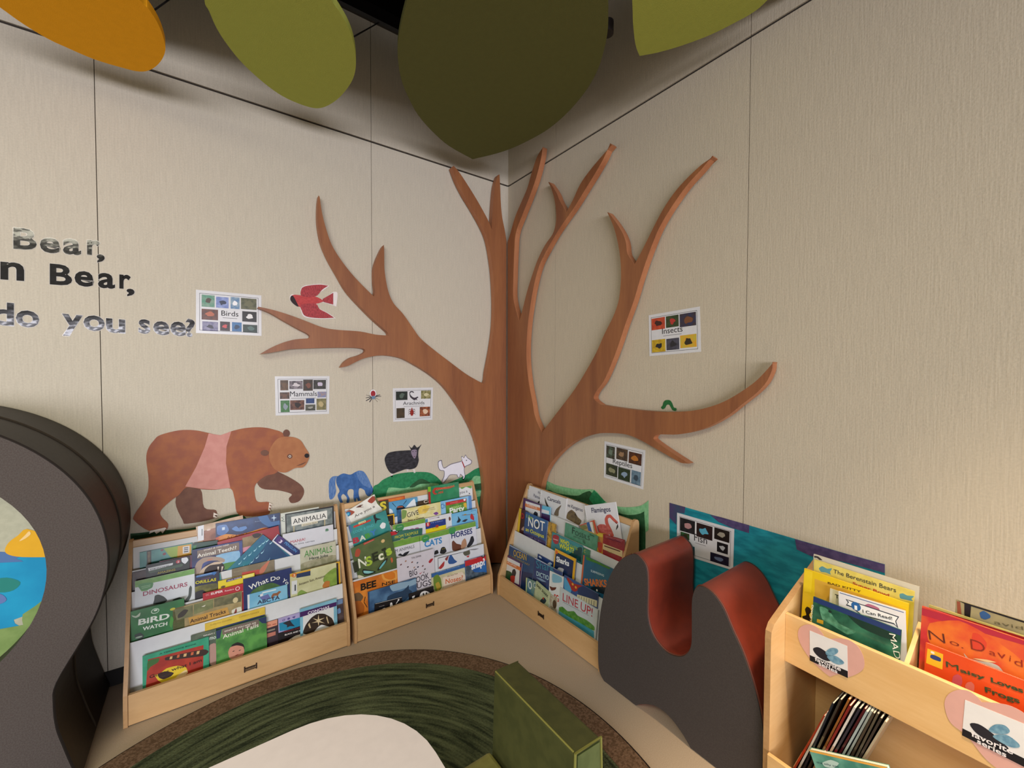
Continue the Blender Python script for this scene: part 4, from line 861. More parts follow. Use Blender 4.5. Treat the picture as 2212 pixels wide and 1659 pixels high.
bk(R_,1,2,(690,898),(1038,806),('n','3f7a38','5c9c48',22),'green book titled Animal Tails with a round face, left rack',
   [('P','#22345c',[(690,890),(1038,803),(1038,850),(1010,850),(985,830),(730,895),(720,950),(695,960)]),('P','#76685c',[(735,888),(985,822),(990,862),(735,930)]),('t','WHAT IF YOU HAD AN','#efe8dc',(748,912),(966,850),13,.012),('t','Animal Tails','#e8e4d4',(738,957),(985,872),32,.01),
    ('S','#201812',[(790,1040),(800,1000),(840,980),(880,995),(888,1030),(870,1010),(830,1005),(800,1030)]),('S','#c88c74',[(775,1050),(790,1015),(835,1002),(880,1012),(885,1055),(860,1085),(820,1100),(785,1090)]),('E','#2a1c18',(812,1042),8,3,.1),('E','#2a1c18',(855,1036),8,3,.1),('E','#9c4a40',(835,1068),12,4,.1)])
bk(R_,1,0,(1036,845),(1118,820),('n','30242c','3c2e34',20),'small dark book with a peach label at the front of the left rack',
   [('P','#d89478',[(1036,842),(1114,822),(1114,862),(1036,888)]),('P','#a8503c',[(1045,862),(1070,858),(1070,864),(1045,868)]),('P','#a8503c',[(1080,856),(1106,850),(1106,856),(1080,862)]),('P','#8c8474',[(1040,900),(1098,884),(1098,894),(1040,912)]),('P','#b87462',[(1040,922),(1102,905),(1102,930),(1040,950)])])
bk(R_,1,0,(1120,818),(1292,768),('n','a49ac4','b0a6ce',25),'lavender and turquoise book with a dark bird at the front of the left rack',
   [('P','#1f84a8',[(1125,850),(1275,808),(1275,880),(1130,905)]),('P','#2a2630',[(1150,850),(1200,828),(1215,850),(1235,870),(1200,870),(1180,880),(1180,862)]),('E','#574a8c',(1158,828),10,8),('E','#b0a6ce',(1158,828),5,4),('E','#574a8c',(1192,818),10,8),('S','#574a8c',[(1215,808),(1238,800),(1230,815)])])
bk(R_,1,1,(1118,918),(1284,872),('n','120e10','1c1416',15),'black book with a white panda shape at the front of the left rack',
   [('t','PANDAS AND','#8c2430',(1160,915),(1270,885),13),('t','BLACK AND W','#f0ece8',(1165,935),(1280,903),11,.03),('S','#e2d6c8',[(1150,1000),(1200,960),(1240,935),(1284,922,'c'),(1284,960,'c'),(1230,975)]),('S','#1a1412',[(1200,968),(1215,955),(1210,975)])])
bk(R_,1,2,(1268,757),(1522,678),('n','76aec4','84bccf',15),'light blue book titled CONCHAS with a striped shell, left rack',
   [('P','#dcdedc',[(1290,775),(1502,722),(1505,900),(1292,935)]),('P','#43205c',[(1268,775),(1522,702),(1522,730),(1268,810)]),('t','CONCHAS','#f2eef4',(1324,790),(1472,745),20,.02),('t','DESCUBRE EL MUNDO','#3a3a5c',(1325,765),(1468,725),6),
    ('S','#33261c',[(1290,920),(1310,860),(1350,810),(1390,785),(1440,785),(1490,815),(1508,860),(1480,875),(1420,860),(1390,880),(1350,925)]),
    ('P','#d8c49a',[(1392,825),(1397,788),(1402,822),(1440,812),(1405,832),(1440,850),(1402,842),(1398,870),(1392,842),(1350,848),(1388,834),(1358,815)]),('P','#c8b48c',[(1450,810),(1456,800),(1470,850),(1462,850)]),('P','#c8b48c',[(1325,860),(1335,845),(1345,880),(1338,885)])])
bk(R_,1,0,(1512,695),(1572,676),('n','403438','5a4c4c',40),'dark book with a slate blue top, front right end of left rack',[('P','#6a86ac',[(1512,690),(1565,676),(1565,712),(1512,728)]),('S','#6a8cb8',[(1520,760),(1545,745),(1552,775),(1530,785)])])

# ================= middle rack
FRM[0] = (700, 1030, .2291); R_ = RK_M
bk(R_,5,0,(520,222),(760,178),'#b8442a','orange and red edged book in the top row of the middle rack',[('P',('n','d87a2c','b85424',20),[(600,212),(752,186),(752,260),(600,260)])])
bk(R_,5,1,(500,236),(606,215),('n','3a3a24','46462c',20),'dark olive book with a big yellow letter S, top of the middle rack',[('t','S','#d8c83c',(530,318),(590,305),78,.04)])
bk(R_,5,2,(165,340),(474,165),('n','dfddd2','ecebe2',30),'white book reading Are you a, tilted at the left end of the middle rack',
   [('S','#a04a34',[(180,330),(230,310),(290,330),(250,365),(200,345)]),('E','#1c6f9c',(226,352),30,27),('E','#5ab8dc',(226,352),14,13),('t','Are you a','#55504c',(290,385),(480,285),28,.008),('S','#5a2c20',[(300,290),(335,268),(370,262),(345,280),(380,285),(330,288)]),('S','#9c3c28',[(410,230),(460,180),(490,210),(450,250)]),('S','#5a6a34',[(470,175),(520,230),(540,290),(500,250)])],H=.24)
bk(R_,5,1,(610,238),(880,192),('n','4f94c0','5ca0c8',12),'sky blue book with dark insect feelers, top row of the middle rack',
   [('S','#e2eaee',[(760,300,'c'),(850,205),(870,290,'c')]),('S','#1c2a34',[(680,300),(700,275),(740,270),(765,295),(740,310),(690,312)]),('P','#1c2a34',[(645,245),(680,285),(676,287),(641,249)]),('P','#1c2a34',[(775,220),(745,262),(750,262),(780,224)]),('P','#b85a3c',[(690,280),(740,276),(745,286),(690,290)]),('S','#d8e4ea',[(612,300),(640,310),(650,340),(612,350)])])
bk(R_,5,1,(852,243),(1142,184),('n','3c2c1c','4c3a24',20),'dark brown book titled Curious, top row of the middle rack',[('t','Curiou','#e0d4c0',(940,250),(1090,228),26,.01),('S','#c07a24',[(1060,230),(1075,200),(1110,190),(1135,210),(1120,240),(1080,245)])])
bk(R_,5,0,(1142,124),(1392,84),'#dfe2e2','white book with green leaves reading Are you a, top right of the middle rack',
   [('S',('n','5a9a3c','6cae48',30),[(1180,100),(1230,112),(1270,95),(1300,115),(1340,95),(1385,110),(1392,80),(1180,90)]),('E','#3a3060',(1176,155),22,20),('E','#6a8ac0',(1176,155),8,8),('t','Are you a','#60606a',(1215,178),(1352,145),24,.006),('S','#5a5a64',[(1362,150),(1378,155),(1370,165)])])
bk(R_,5,2,(978,100),(1268,43),('n','1f7a50','2a8a5c',20),'green book with a coiled red chameleon rising above the middle rack',
   [('B','#7ab82c',0,0,.09,.14),('B','#a83028',0,.14,.07,.5),('S','#b83a2c',[(1020,140),(1040,105),(1080,100),(1110,100),(1180,95),(1235,85),(1180,110),(1090,118),(1050,125),(1045,150),(1070,160),(1040,168)]),('t','CHAMELEONS','#e07a4c',(1060,132),(1230,92),17,.01),('t','ARE','#c84a34',(1075,162),(1125,150),18,.02)],H=.17)
bk(R_,4,0,(690,313),(860,280),('n','2f6a9c','24344c',25),'blue and black book edge beside the cream bee book, middle rack')
bk(R_,4,1,(730,308),(1098,238),('n','d8d08c','e8e2b8',16),'cream and yellow watercolour book titled GIVE on the middle rack',
   [('S',('n','e0c04c','e8cc6c',30),[(880,300),(950,265),(1000,280),(960,340),(900,350)]),('S','#7c9a54',[(735,315),(780,320),(770,380),(735,400)]),('t','GIVE','#2c2824',(785,385),(895,352),40,.002),('S','#7a4a94',[(1030,345),(1060,330),(1080,345),(1055,362)]),('t','Bees a Chance','#2c2824',(790,420),(940,392),18,.002),('P','#8a7a6a',[(930,310),(1040,285),(1040,289),(930,314)]),('P','#8a7a6a',[(925,322),(1050,300),(1050,303),(925,325)])])
bk(R_,4,0,(1096,232),(1388,177),('n','7cb4e0','90c4e8',10),'light blue book behind the red banner reader, middle rack',[('t','Ch','#2c5c9c',(1105,305),(1145,290),40),('B','#5a8cc8',.9,0,1,1.2)])
bk(R_,4,1,(1148,243),(1342,203),('n','4a7c28','6c9c34',30),'green leafy reader with a red banner titled Party on the middle rack',
   [('P','#c42a30',[(1148,240),(1342,200),(1340,232),(1150,272)]),('E','#f0f0f0',(1325,214),11,11),('t','READER','#e8a0a0',(1190,252),(1260,238),6),('t','Nature','#b8dc8c',(1205,305),(1295,280),22,.01),('t','Party','#eef4ec',(1185,345),(1325,315),44,.03),('S','#d8b02c',[(1315,250),(1340,245),(1345,290),(1320,280)])])
bk(R_,4,1,(568,367),(662,346),('n','1a1612','2c241c',20),'small black book with a yellow border in the middle rack',[('B','#e0b020',0,0,1,.12),('B','#e0b020',.88,0,1,1.6),('t','g','#c8b08c',(590,450),(620,445),24),('S','#e0ccb4',[(590,470),(630,455),(650,500),(600,500)])])
bk(R_,3,1,(646,462),(952,386),'#dadde4','white book with a green header and pink scallops, middle rack',
   [('B',('n','6c9c3c','78a848',30),0,0,1,.13),('E','#3f8c50',(712,480),42,34),('t','The GROWING','#c8e0c8',(690,480),(735,470),8)]+[('E','#b06a90',(690+46*k,530-9*k),25,16) for k in range(5)])
bk(R_,3,2,(612,520),(928,484),('n','2f6658','3c7466',18),'dark green book titled FROM TADPOLE with a red corner, middle rack',
   [('P','#c02834',[(612,505),(680,500),(700,520),(680,545),(612,560)]),('E','#1c1c20',(688,512),16,15),('E','#f0f0f0',(688,512),6,6),('t','FROM TADPOLE','#d8d83c',(668,585),(888,532),24,.025),('P','#c8c83c',[(720,585),(750,578),(750,588),(720,595)]),('P','#c8c83c',[(790,570),(820,562),(820,570),(790,578)])])
bk(R_,3,0,(950,395),(1206,338),'#dcdfe2','white book with a small alpaca on the middle rack',
   [('S','#6c3c2c',[(1175,385),(1185,375),(1195,390),(1192,410),(1180,415),(1176,400)]),('t','Llama','#b08c94',(995,400),(1075,385),10),('B','#4a8cb4',0,.03,.1,.3),('S','#5c5c60',[(1060,385),(1085,375),(1085,385)])])
bk(R_,3,1,(955,432),(1146,396),'#e4d41c','level 1 reader, yellow with a dark blue banner and red disc, middle rack',
   [('B','#243a84',0,0,1,.28),('E','#c03038',(980,448),20,20),('t','1','#f4e0d8',(975,462),(984,460),24,.03),('t','MI LIBRO','#90a8e0',(1010,440),(1120,418),9,.01),('E','#a03c34',(1065,465),16,11),('t','Lola','#c03a30',(1025,492),(1080,480),12)])
bk(R_,3,1,(1204,352),(1442,296),('n','68b0dc','7cbce0',10),'light blue book with a red cardinal and dark birds, middle rack',
   [('S','#1c2430',[(1250,430),(1265,400),(1262,370),(1280,395),(1290,405),(1275,430)]),('S','#2a3444',[(1300,420),(1330,400),(1355,400),(1330,425)]),('S','#b82a34',[(1378,370),(1392,345),(1412,375),(1415,410),(1400,405),(1382,395)]),('S','#b8984c',[(1310,362),(1330,350),(1345,355),(1325,365)]),('P','#6a4a34',[(1300,360),(1420,352),(1420,356),(1300,364)]),('t','Birdsong','#3a78b8',(1385,328),(1430,316),10)])
bk(R_,3,1,(150,478),(580,312),('n','2c8080','3c9890',14),'teal look and find book titled BABY at the left end of the middle rack',
   [('S',('n','4c5ea0','3c7c94',40),[(165,480),(240,455),(270,500),(230,560),(180,540)]),('P','#c83428',[(275,465),(440,400),(440,415),(420,425),(280,482)]),('t','800','#f0e8a0',(325,450),(395,425),24,.02),('t','LOOK & FIND','#54b4bc',(280,535),(470,465),30,.01),('t','B','#b82c3c',(275,630),(335,610),62,.04),('t','A','#d8e0d0',(335,608),(395,588),58,.04),('t','B','#4c9c3c',(392,585),(440,565),55,.04),('t','Y','#3c7cc0',(440,560),(500,535),60,.04),
    ('S','#14181c',[(470,345),(485,345),(490,385),(540,400),(500,410),(485,445),(478,410),(465,380)]),('S','#e6eaea',[(525,465),(550,430),(580,440),(575,480),(545,490)]),('S','#1c2420',[(215,660),(240,645),(260,665),(230,685)]),('P','#2c5c3c',[(160,470),(380,370),(500,350),(580,316),(580,300),(160,440)])])
bk(R_,2,2,(192,692),(622,515),('n','4a5f34','55693c',18),'olive green book titled INSECTS at the left end of the middle rack',
   [('S','#a8452c',[(290,740),(300,690),(325,675),(345,700),(330,750),(300,755)]),('P','#b83428',[(370,620),(470,575),(475,595),(375,645)]),('t','AMAZING','#e8b0a0',(380,636),(465,600),9),
    ('t','I','#2c3420',(285,900),(330,880),110,.05),('t','N','#e8ecd8',(330,862),(405,835),105,.03),('t','S','#a8c840',(400,845),(460,815),100,.04),('t','E','#26301c',(462,800),(520,775),95,.04),('t','c','#e8ecd0',(515,790),(565,770),70,.04),('t','T','#26301c',(560,760),(600,740),100,.05),('t','s','#a8c840',(595,745),(645,715),75,.05),
    ('S','#141c1c',[(505,870),(560,790),(600,765),(590,800),(550,850),(510,885)]),('S','#6cc0c4',[(520,860),(560,805),(585,785),(570,820),(530,868)]),('S','#141c1c',[(360,895),(370,870),(430,880),(490,895),(440,920),(380,925)]),('S','#8ccccc',[(372,885),(430,888),(470,896),(420,912),(378,908)]),
    ('E','#d8b87c',(555,605),22,20),('S','#d8d4b8',[(290,950),(330,925),(380,945),(350,975),(300,980)]),('S','#c8643c',[(625,770),(640,760),(650,790),(638,812)])],H=.25)
bk(R_,2,0,(640,622),(902,546),'#dcdde4','white book with green header titled FARM ANIMALS on the middle rack',
   [('B',('n','6c9c3c','78a848',30),0,0,1,.20),('t','M ANIMALS','#4a4a5c',(672,715),(852,668),28,.018),('S','#20242a',[(695,740),(720,722),(740,735),(760,715),(805,700),(785,730),(755,750)])])
bk(R_,2,0,(898,560),(1178,486),'#dadde6','white book with green header titled CATS on the middle rack',
   [('B',('n','6c9c3c','78a848',30),0,0,1,.16),('E','#3f9450',(958,583),36,32),('P','#b0d8b8',[(940,580),(975,572),(975,576),(940,584)]),('t','CATS','#3c8cc8',(948,665),(1112,622),52,.03),('S','#1c1c1e',[(1040,735),(1045,700),(1070,690),(1080,720)]),('S','#1c1c1e',[(1092,720),(1105,670),(1125,660),(1140,665),(1155,700),(1130,725)]),('E','#c8b83c',(1118,680),4,3),('E','#c8b83c',(1133,677),4,3)])
bk(R_,2,0,(1176,484),(1428,416),'#dcdfe8','white book with green header titled HORSES on the middle rack',
   [('B',('n','6c9c3c','78a848',30),0,0,1,.16),('E','#3f9450',(1208,508),34,30),('t','HORSES','#2c3670',(1200,582),(1398,532),44,.025),('S','#6c3c28',[(1210,690),(1205,620),(1220,600),(1250,630),(1290,640),(1300,680),(1240,700)]),('S','#b88c6c',[(1290,670),(1300,610),(1325,580),(1340,600),(1345,650),(1310,680)]),('S','#22222a',[(1345,655),(1370,610),(1385,565),(1405,560),(1415,600),(1395,640),(1360,665)])])
bk(R_,1,0,(250,1005),(690,875),('n','c86c1c','e08c34',12),'orange honeycomb book titled BEE at the lower left of the middle rack',
   [('S','#e8a44c',[(540,900),(620,880),(680,900),(690,960),(640,985),(560,970)]),('S','#d87c24',[(560,905),(620,890),(665,905),(670,950),(630,970),(575,955)]),('t','BEE','#1c140c',(345,1072),(492,1032),64,.04),('t','NSE','#1c140c',(545,1030),(668,1000),32,.04),
    ('S','#6c5438',[(275,1110),(330,1090),(370,1130),(340,1180),(290,1170)]),('S','#a85c1c',[(280,1180),(340,1170),(380,1220),(370,1290),(310,1310),(285,1250)]),('P','#2c1c10',[(385,1130),(392,1130),(380,1180),(374,1178)]),('P','#2c1c10',[(380,1180),(410,1230),(404,1232),(374,1184)])])
bk(R_,1,0,(685,770),(1034,680),'#d8d4de','pale white book titled THE BIG BOOK covered in tiny animals on the middle rack',
   [('t','YUVAL ZOMMER','#6a6064',(820,775),(915,752),16,.0),('t','BIG','#35303a',(808,945),(878,918),54,-.0),('t','OOK','#35303a',(868,1000),(990,955),52,-.0),('t','UGS','#35303a',(875,1055),(1010,1015),50,-.0),('S','#b02c38',[(985,800),(1005,775),(1030,770),(1015,800),(995,815)]),('P','#c03040',[(895,905),(905,912),(930,890),(906,920)])]+
   [('E',c,(x,y),9,6,.4) for x,y,c in ((770,795,'#a8785c'),(725,828,'#704048'),(790,850,'#605058'),(830,805,'#8a5a4c'),(880,810,'#506070'),(885,850,'#2c3450'),(930,840,'#784c48'),(850,855,'#b09080'),(950,870,'#605850'),(940,900,'#908088'))])
bk(R_,1,0,(1042,752),(1502,640),'#dde2ea','white book with a blue butterfly and fine sketches, middle rack',
   [('P','#1c2024',[(1072,765),(1340,700),(1340,704),(1076,770),(1080,870),(1075,870)]),('S','#2c5a9c',[(1168,800),(1180,750),(1200,735),(1230,780),(1255,800),(1220,820),(1180,822)]),('S','#b03438',[(1080,860),(1110,820),(1135,795),(1130,840),(1100,870)]),('S','#8c3c3c',[(1140,780),(1150,760),(1175,745),(1160,790)]),('S','#5a5a4c',[(1310,715),(1370,690),(1375,730),(1330,745)]),('S','#8a8a90',[(1360,690),(1400,680),(1460,675),(1420,690)]),('S','#c03438',[(1340,750),(1370,740),(1360,760)])])
bk(R_,1,2,(413,1088),(868,950),('n','2f5078','5c86ac',9),'misty blue book with a howling wolf at the lower middle rack',
   [('S','#8fb0c8',[(620,1030),(700,1000),(800,985),(865,960),(865,1010),(760,1050),(650,1080)]),('S','#24405c',[(600,1130),(680,1090),(740,1075),(780,1040),(800,1020),(800,1060),(830,1080),(800,1130),(740,1180),(600,1200)]),('P','#1f3c60',[(415,1090),(425,1087),(430,1310),(420,1310)])])
bk(R_,1,1,(1010,908),(1336,820),('n','c8c49c','d8d4b0',20),'cream book titled Noses with plants and a blue header on the middle rack',
   [('B','#2f64a4',0,0,1,.10),('t','Science Storybook','#8cb0dc',(1060,905),(1280,845),9,.01),('S','#6c8c34',[(1030,950),(1070,920),(1100,960),(1110,1040),(1070,1090),(1040,1060)]),('S','#b8a03c',[(1050,1010),(1080,990),(1100,1040),(1070,1070)]),('P','#ecdcc8',[(1120,950),(1300,895),(1345,945),(1330,990),(1130,1060)]),('t','Who Nose These','#7a4a34',(1160,948),(1260,915),11),('t','Noses?','#d0642c',(1145,1010),(1308,970),40,.018),('S','#7c3420',[(1180,1055),(1210,1025),(1260,1010),(1285,1025),(1230,1060)])])
bk(R_,1,2,(1328,795),(1528,736),('n','1c5ca8','2c70b8',12),'blue book titled snap with a red header at the right end of the middle rack',
   [('B','#c42830',0,0,1,.22),('E','#14181c',(1500,740),20,18),('E','#f0f0f0',(1500,740),9,9),('t','READER','#f0b0b0',(1375,785),(1440,768),7),('t','snap?','#f0f4f8',(1390,875),(1520,825),58,.04),('S',('n','3c4c5c','5c7080',40),[(1335,850),(1370,840),(1420,900),(1530,900),(1530,1000),(1335,1020)])])
FRM[0] = (700, 1030, .2291)
for (P, Q, lb, art) in (((800,1110),(1032,1026),'small black board book with a white zebra at the front of the middle rack',[('S','#e8e8e8',[(900,1130),(915,1090),(950,1075),(985,1085),(1010,1110),(985,1130),(940,1140)]),('S','#141414',[(930,1100),(940,1095),(945,1125),(935,1130)]),('S','#141414',[(960,1090),(970,1090),(972,1120),(962,1122)]),('S','#e8e8e8',[(830,1130),(855,1118),(850,1140),(835,1148)]),('E','#e8e8e8',(830,1075),6,4),('P','#b8b8b8',[(800,1098),(1032,1015),(1032,1022),(800,1105)])]),
    ((478,1198),(735,1133),'small black board book with white flask drawings at the front of the middle rack',[('P','#dcdcdc',[(480,1190),(732,1130),(732,1138),(482,1200)]),('S','#e8e8e8',[(620,1230),(625,1190),(640,1185),(650,1220),(660,1235),(620,1245)]),('S','#e8e8e8',[(545,1250),(570,1235),(590,1245),(560,1270)]),('P','#e8e8e8',[(675,1195),(700,1160),(705,1163),(681,1200)]),('E','#e8e8e8',(702,1160),9,8),('S','#e8e8e8',[(665,1225),(695,1205),(705,1225),(680,1240)]),('t','book','#c8c8c8',(520,1226),(570,1213),5)])):
    bk(R_,1,3,P,Q,'#15151a',lb,art)

# ================= right rack
FRM[0] = (1050, 1030, .2713); R_ = RK_R
bk(R_,5,0,(345,70),(470,112),'#d9dade','white spiral bound book at the left end of the top row, right rack',[('t','African','#50506a',(412,132),(440,140),14),('t','Painted','#50506a',(378,158),(435,182),16,.01),('S','#202024',[(410,205),(425,190),(430,215)])],spiral=1)
bk(R_,5,1,(436,108),(642,172),'#d8dade','white spiral bound book titled Caracals, top row of the right rack',[('t','Caracals','#3c3c58',(488,183),(592,217),20,.015),('S','#6c5c48',[(540,300),(560,255),(600,225),(580,270),(575,312)]),('S','#3c3428',[(468,165),(480,195),(500,240),(485,240),(470,200)])],spiral=1)
bk(R_,5,0,(640,168),(790,222),'#dcdadc','white book titled Tree Kangaroos, top row of the right rack',[('B','#e8b8c0',0,0,.012,2),('t','ee Kangaroo','#4c4c64',(650,236),(770,280),20,.01),('S',('n','5c4a34','74603f',60),[(640,330),(650,285),(680,262),(710,285),(730,320),(760,350),(740,385),(690,360)]),('S','#3c2c20',[(705,300),(715,290),(718,315)])])
bk(R_,5,2,(783,230),(1030,200),'#e0e1e6','white spiral bound book titled Flamingos with a pink flamingo, right rack',
   [('t','Flamingos','#3c3c5c',(842,286),(993,276),28,.015),('S','#c85c50',[(945,335),(960,305),(990,300),(1020,330),(1050,360),(1040,375),(1010,350),(985,325),(970,335),(975,370),(1000,420),(1018,470),(990,472),(975,420),(950,375)]),('S',('n','b84c48','d07068',60),[(880,400),(905,378),(945,380),(985,410),(1000,450),(960,465),(900,440)]),('S','#2c2428',[(1048,375),(1052,400),(1035,425),(1040,395)]),('S','#2c2428',[(1030,355),(1042,372),(1034,372)])],spiral=1,H=.30)
bk(R_,4,0,(425,222),(512,244),('n','58aed4','68bce0',15),'light blue book with a purple label behind the purple bordered one, right rack',[('B','#e0e4ea',.1,.22,.9,.42),('B','#3c1c54',0,.45,1,.85),('t','AS','#e8e0f0',(440,282),(470,292),14)])
bk(R_,4,1,(298,172),(443,218),'#4c2858','purple bordered book with an orange label, upper left of the right rack',[('P','#dfe0e4',[(315,192),(430,228),(430,320),(310,300)]),('P','#d87c3c',[(312,210),(432,248),(430,272),(310,236)]),('t','FLAMENCOS','#f4e8dc',(325,232),(405,258),12,.01),('S','#26242c',[(375,300),(390,275),(412,290),(408,320),(380,320)])])
bk(R_,4,0,(735,388),(862,343),('n','b89c5c','4c6c84',20),'colourful book with a red frame tilted behind the green fossils book, right rack',
   [('P','#c84c30',[(730,380),(860,335),(866,350),(745,392)]),('P','#c84c30',[(848,345),(866,345),(900,460),(875,450)]),('P','#2f5c9c',[(800,365),(825,358),(850,440),(815,430)]),('P','#dcdcd8',[(822,362),(845,358),(862,450),(845,440)]),('S','#7c7c44',[(745,390),(790,385),(810,410),(770,420)])],H=.12)
bk(R_,4,0,(876,438),(948,455),('n','c8a02c','c0603c',20),'gold and red book edge beside the dark red card, right rack',[('S','#d8c040',[(880,445),(930,460),(925,480),(885,470)]),('S','#b8402c',[(890,520),(925,530),(920,600),(895,590)])])
bk(R_,4,1,(632,366),(888,472),('n','4c8a6c','58967a',40),'muted green book titled FOSSILS on the right rack',
   [('t','F','#2c4438',(684,450),(706,458),40,.01),('t','OSSILS','#2c4438',(708,462),(825,508),26,.005),('t','AND THE STORY','#4a6c5a',(695,478),(790,512),8),('E','#3a6a50',(780,520),14,8,-.4),('P','#2c5c44',[(825,455),(862,470),(862,478),(825,463)])])
bk(R_,4,1,(932,455),(1118,510),('n','8c2028','9c2c34',20),'dark red book with a cream panel at the right of the right rack',
   [('P','#c87c8c',[(950,468),(1090,508),(1090,511),(950,471)]),('P','#c87c8c',[(950,478),(1080,515),(1080,518),(950,481)]),('P','#d8c494',[(932,530),(1088,590),(1084,640),(928,575)]),('P','#5a2420',[(942,545),(1070,590),(1068,598),(940,553)]),('t','Bank','#8a8a50',(970,600),(1010,614),10),('t','MINISTERS','#4c1c4c',(970,495),(1070,525),10)])
bk(R_,3,0,(258,248),(335,275),('n','4c1c1c','2c1414',20),'dark red book with a yellow edge at the left of the right rack',[('B','#d8b82c',0,0,.25,3),('t','D','#a82c28',(282,330),(302,335),30,.03),('S','#b89884',[(280,420),(300,395),(310,430)])])
bk(R_,3,1,(315,278),(492,350),('n','28487c','2f5c94',14),'blue book titled NOT an Octopus on the right rack',
   [('t','I Am','#a8c83c',(322,325),(370,342),20,.01),('t','NOT','#f0f0ea',(335,390),(465,435),50,.035),('E','#20344c',(405,393),13,18,-.2),('t','an Octopus','#d8d83c',(315,428),(460,488),20,.02),('S',('n','34285c','2c2450',20),[(300,445),(380,470),(480,520),(480,600),(290,560)]),('t','~ell in a~','#8a80b0',(330,480),(440,525),12)],mx=.26)
bk(R_,3,0,(492,355),(560,380),('n','c89c2c','2c1c10',30),'spiral bound leopard spotted book edge in the right rack',[],spiral=1)
bk(R_,3,1,(528,440),(768,548),('n','2f7c84','3a8c90',16),'teal book titled WHO EATS WHAT? on the right rack',
   [('S','#a02c34',[(530,470),(550,460),(580,475),(575,530),(550,535),(532,510)]),('P','#d8a0a0',[(535,490),(572,502),(572,510),(535,498)]),('t','WHO','#d8d82c',(588,522),(662,553),26,.035),('t','WHAT?','#d8d82c',(582,562),(698,608),28,.035),('t','EATS','#94b43c',(672,560),(728,585),16,.02),('S',('n','143c3c','1c4c48',30),[(690,600),(740,560),(765,570),(760,680),(720,660),(640,630)])])
bk(R_,3,0,(764,558),(828,588),('n','3f7a5c','4c8868',20),'green book edge with a yellow letter C, right rack',[('t','C','#c8b83c',(778,602),(792,608),20)])
bk(R_,2,0,(412,612),(540,684),('n','243c74','2c4884',14),'navy book with a small white swallow, lower middle of the right rack',[('S','#c8d4e4',[(418,635),(430,630),(445,650),(430,648)]),('S','#c8d4e4',[(490,690),(510,680),(525,695),(500,705)])])
bk(R_,2,1,(550,572),(718,650),('n','15284c','1c3460',12),'book titled Sharks with a yellow border on the right rack',
   [('B','#e0ac24',0,0,1,.1),('B','#e0ac24',.9,0,1,1.8),('B','#e0ac24',0,0,.05,1.8),('E','#d8641c',(562,600),11,11),('t','Sharks','#eef4f8',(560,672),(662,712),32,.035),('S','#b8bcc0',[(560,750),(580,722),(620,735),(600,780),(560,790)])])
bk(R_,2,0,(775,612),(1022,748),('n','1f5c7c','2a7088',10),'blue-green book titled SURPRISING SHARKS with orange letters on the right rack',
   [('B','#c8643c',0,0,.05,2),('S','#3c7c34',[(800,622),(900,660),(1000,700),(980,735),(880,690),(800,660)]),('t','SURPRISING','#c8e0ec',(835,755),(940,795),14,.02),('t','SHARKS','#d8783c',(785,862),(968,878),44,.04),('S','#1c2830',[(830,885),(880,870),(960,885),(960,940),(870,910)]),('E','#e8e8e0',(883,903),7,7),('t','AWESOME','#7cac3c',(850,668),(910,692),7)])
bk(R_,1,0,(180,537),(384,645),('n','1f4470','28527c',12),'navy book titled OCEAN with gold letters, lower left of the right rack',
   [('t','OCEAN','#c8a83c',(218,628),(322,668),34,.02),('t','SUPPLEMENTARY','#a8903c',(190,638),(348,712),11,.01),('P','#14305c',[(200,730),(370,770),(360,900),(200,900)]),('P','#a8b8d0',[(180,537),(384,641),(384,648),(180,545)])])
bk(R_,1,1,(150,612),(286,690),'#54285c','purple bordered book with a dark bird at the lower left of the right rack',
   [('P','#dfe1e2',[(162,635),(270,690),(262,860),(140,800)]),('P','#d87c3c',[(150,660),(278,722),(274,750),(148,685)]),('t','PLUMAS','#f4e4d8',(172,690),(242,722),13,.02),('S',('n','20462c','2c5c34',40),[(135,790),(160,745),(200,760),(215,800),(190,830),(150,825)]),('S','#2c2c34',[(205,770),(212,740),(230,735),(240,765),(228,800),(210,790)]),('S','#b8382c',[(195,790),(230,790),(225,840),(200,850)])])
bk(R_,1,0,(388,643),(606,762),('n','20386c','2a4a80',12),'navy book titled Shark DICTIONARY at the front of the right rack',
   [('P','#c0cce0',[(388,643),(606,757),(606,764),(388,650)]),('t','Shark','#3a84a0',(400,725),(545,762),46,.005),('t','DICTIO','#b8dce8',(402,785),(500,825),26,.012),('P','#1c2c54',[(370,800),(480,850),(470,920),(370,900)]),('S','#7c9cbc',[(400,800),(440,810),(480,838),(440,830)])])
bk(R_,1,1,(508,748),(618,800),('n','cdd6d8','dce2e2',20),'white book with a diving bird and red letters EG, right rack',
   [('B','#e4e8e8',0,0,.1,3),('S','#7cb4cc',[(530,770),(600,800),(600,840),(530,840)]),('S','#5c2c20',[(505,870),(530,880),(560,880),(550,900),(520,905)]),('t','EG','#c03c30',(545,985),(580,995),36,.03)])
bk(R_,1,1,(622,788),(892,925),('n','2c4c84','2f5490',10),'blue book with a striped whale belly at the front of the right rack',
   [('S','#9c2c28',[(650,800),(700,850),(770,870),(710,915),(670,890),(645,840)]),('S','#4c9cc8',[(625,800),(650,830),(680,900),(660,940),(622,880)]),('E','#d8a03c',(690,855),9,8),('E','#d8a03c',(715,880),9,8),('S','#223860',[(730,890),(780,870),(890,920),(890,980),(800,960),(740,940)]),('P','#c8c4a0',[(725,935),(885,985),(885,1040),(725,965)])]+
   [('P','#24344c',[(740+20*k,945+7*k),(743+20*k,946+7*k),(741+20*k,985+7*k),(738+20*k,984+7*k)]) for k in range(7)])
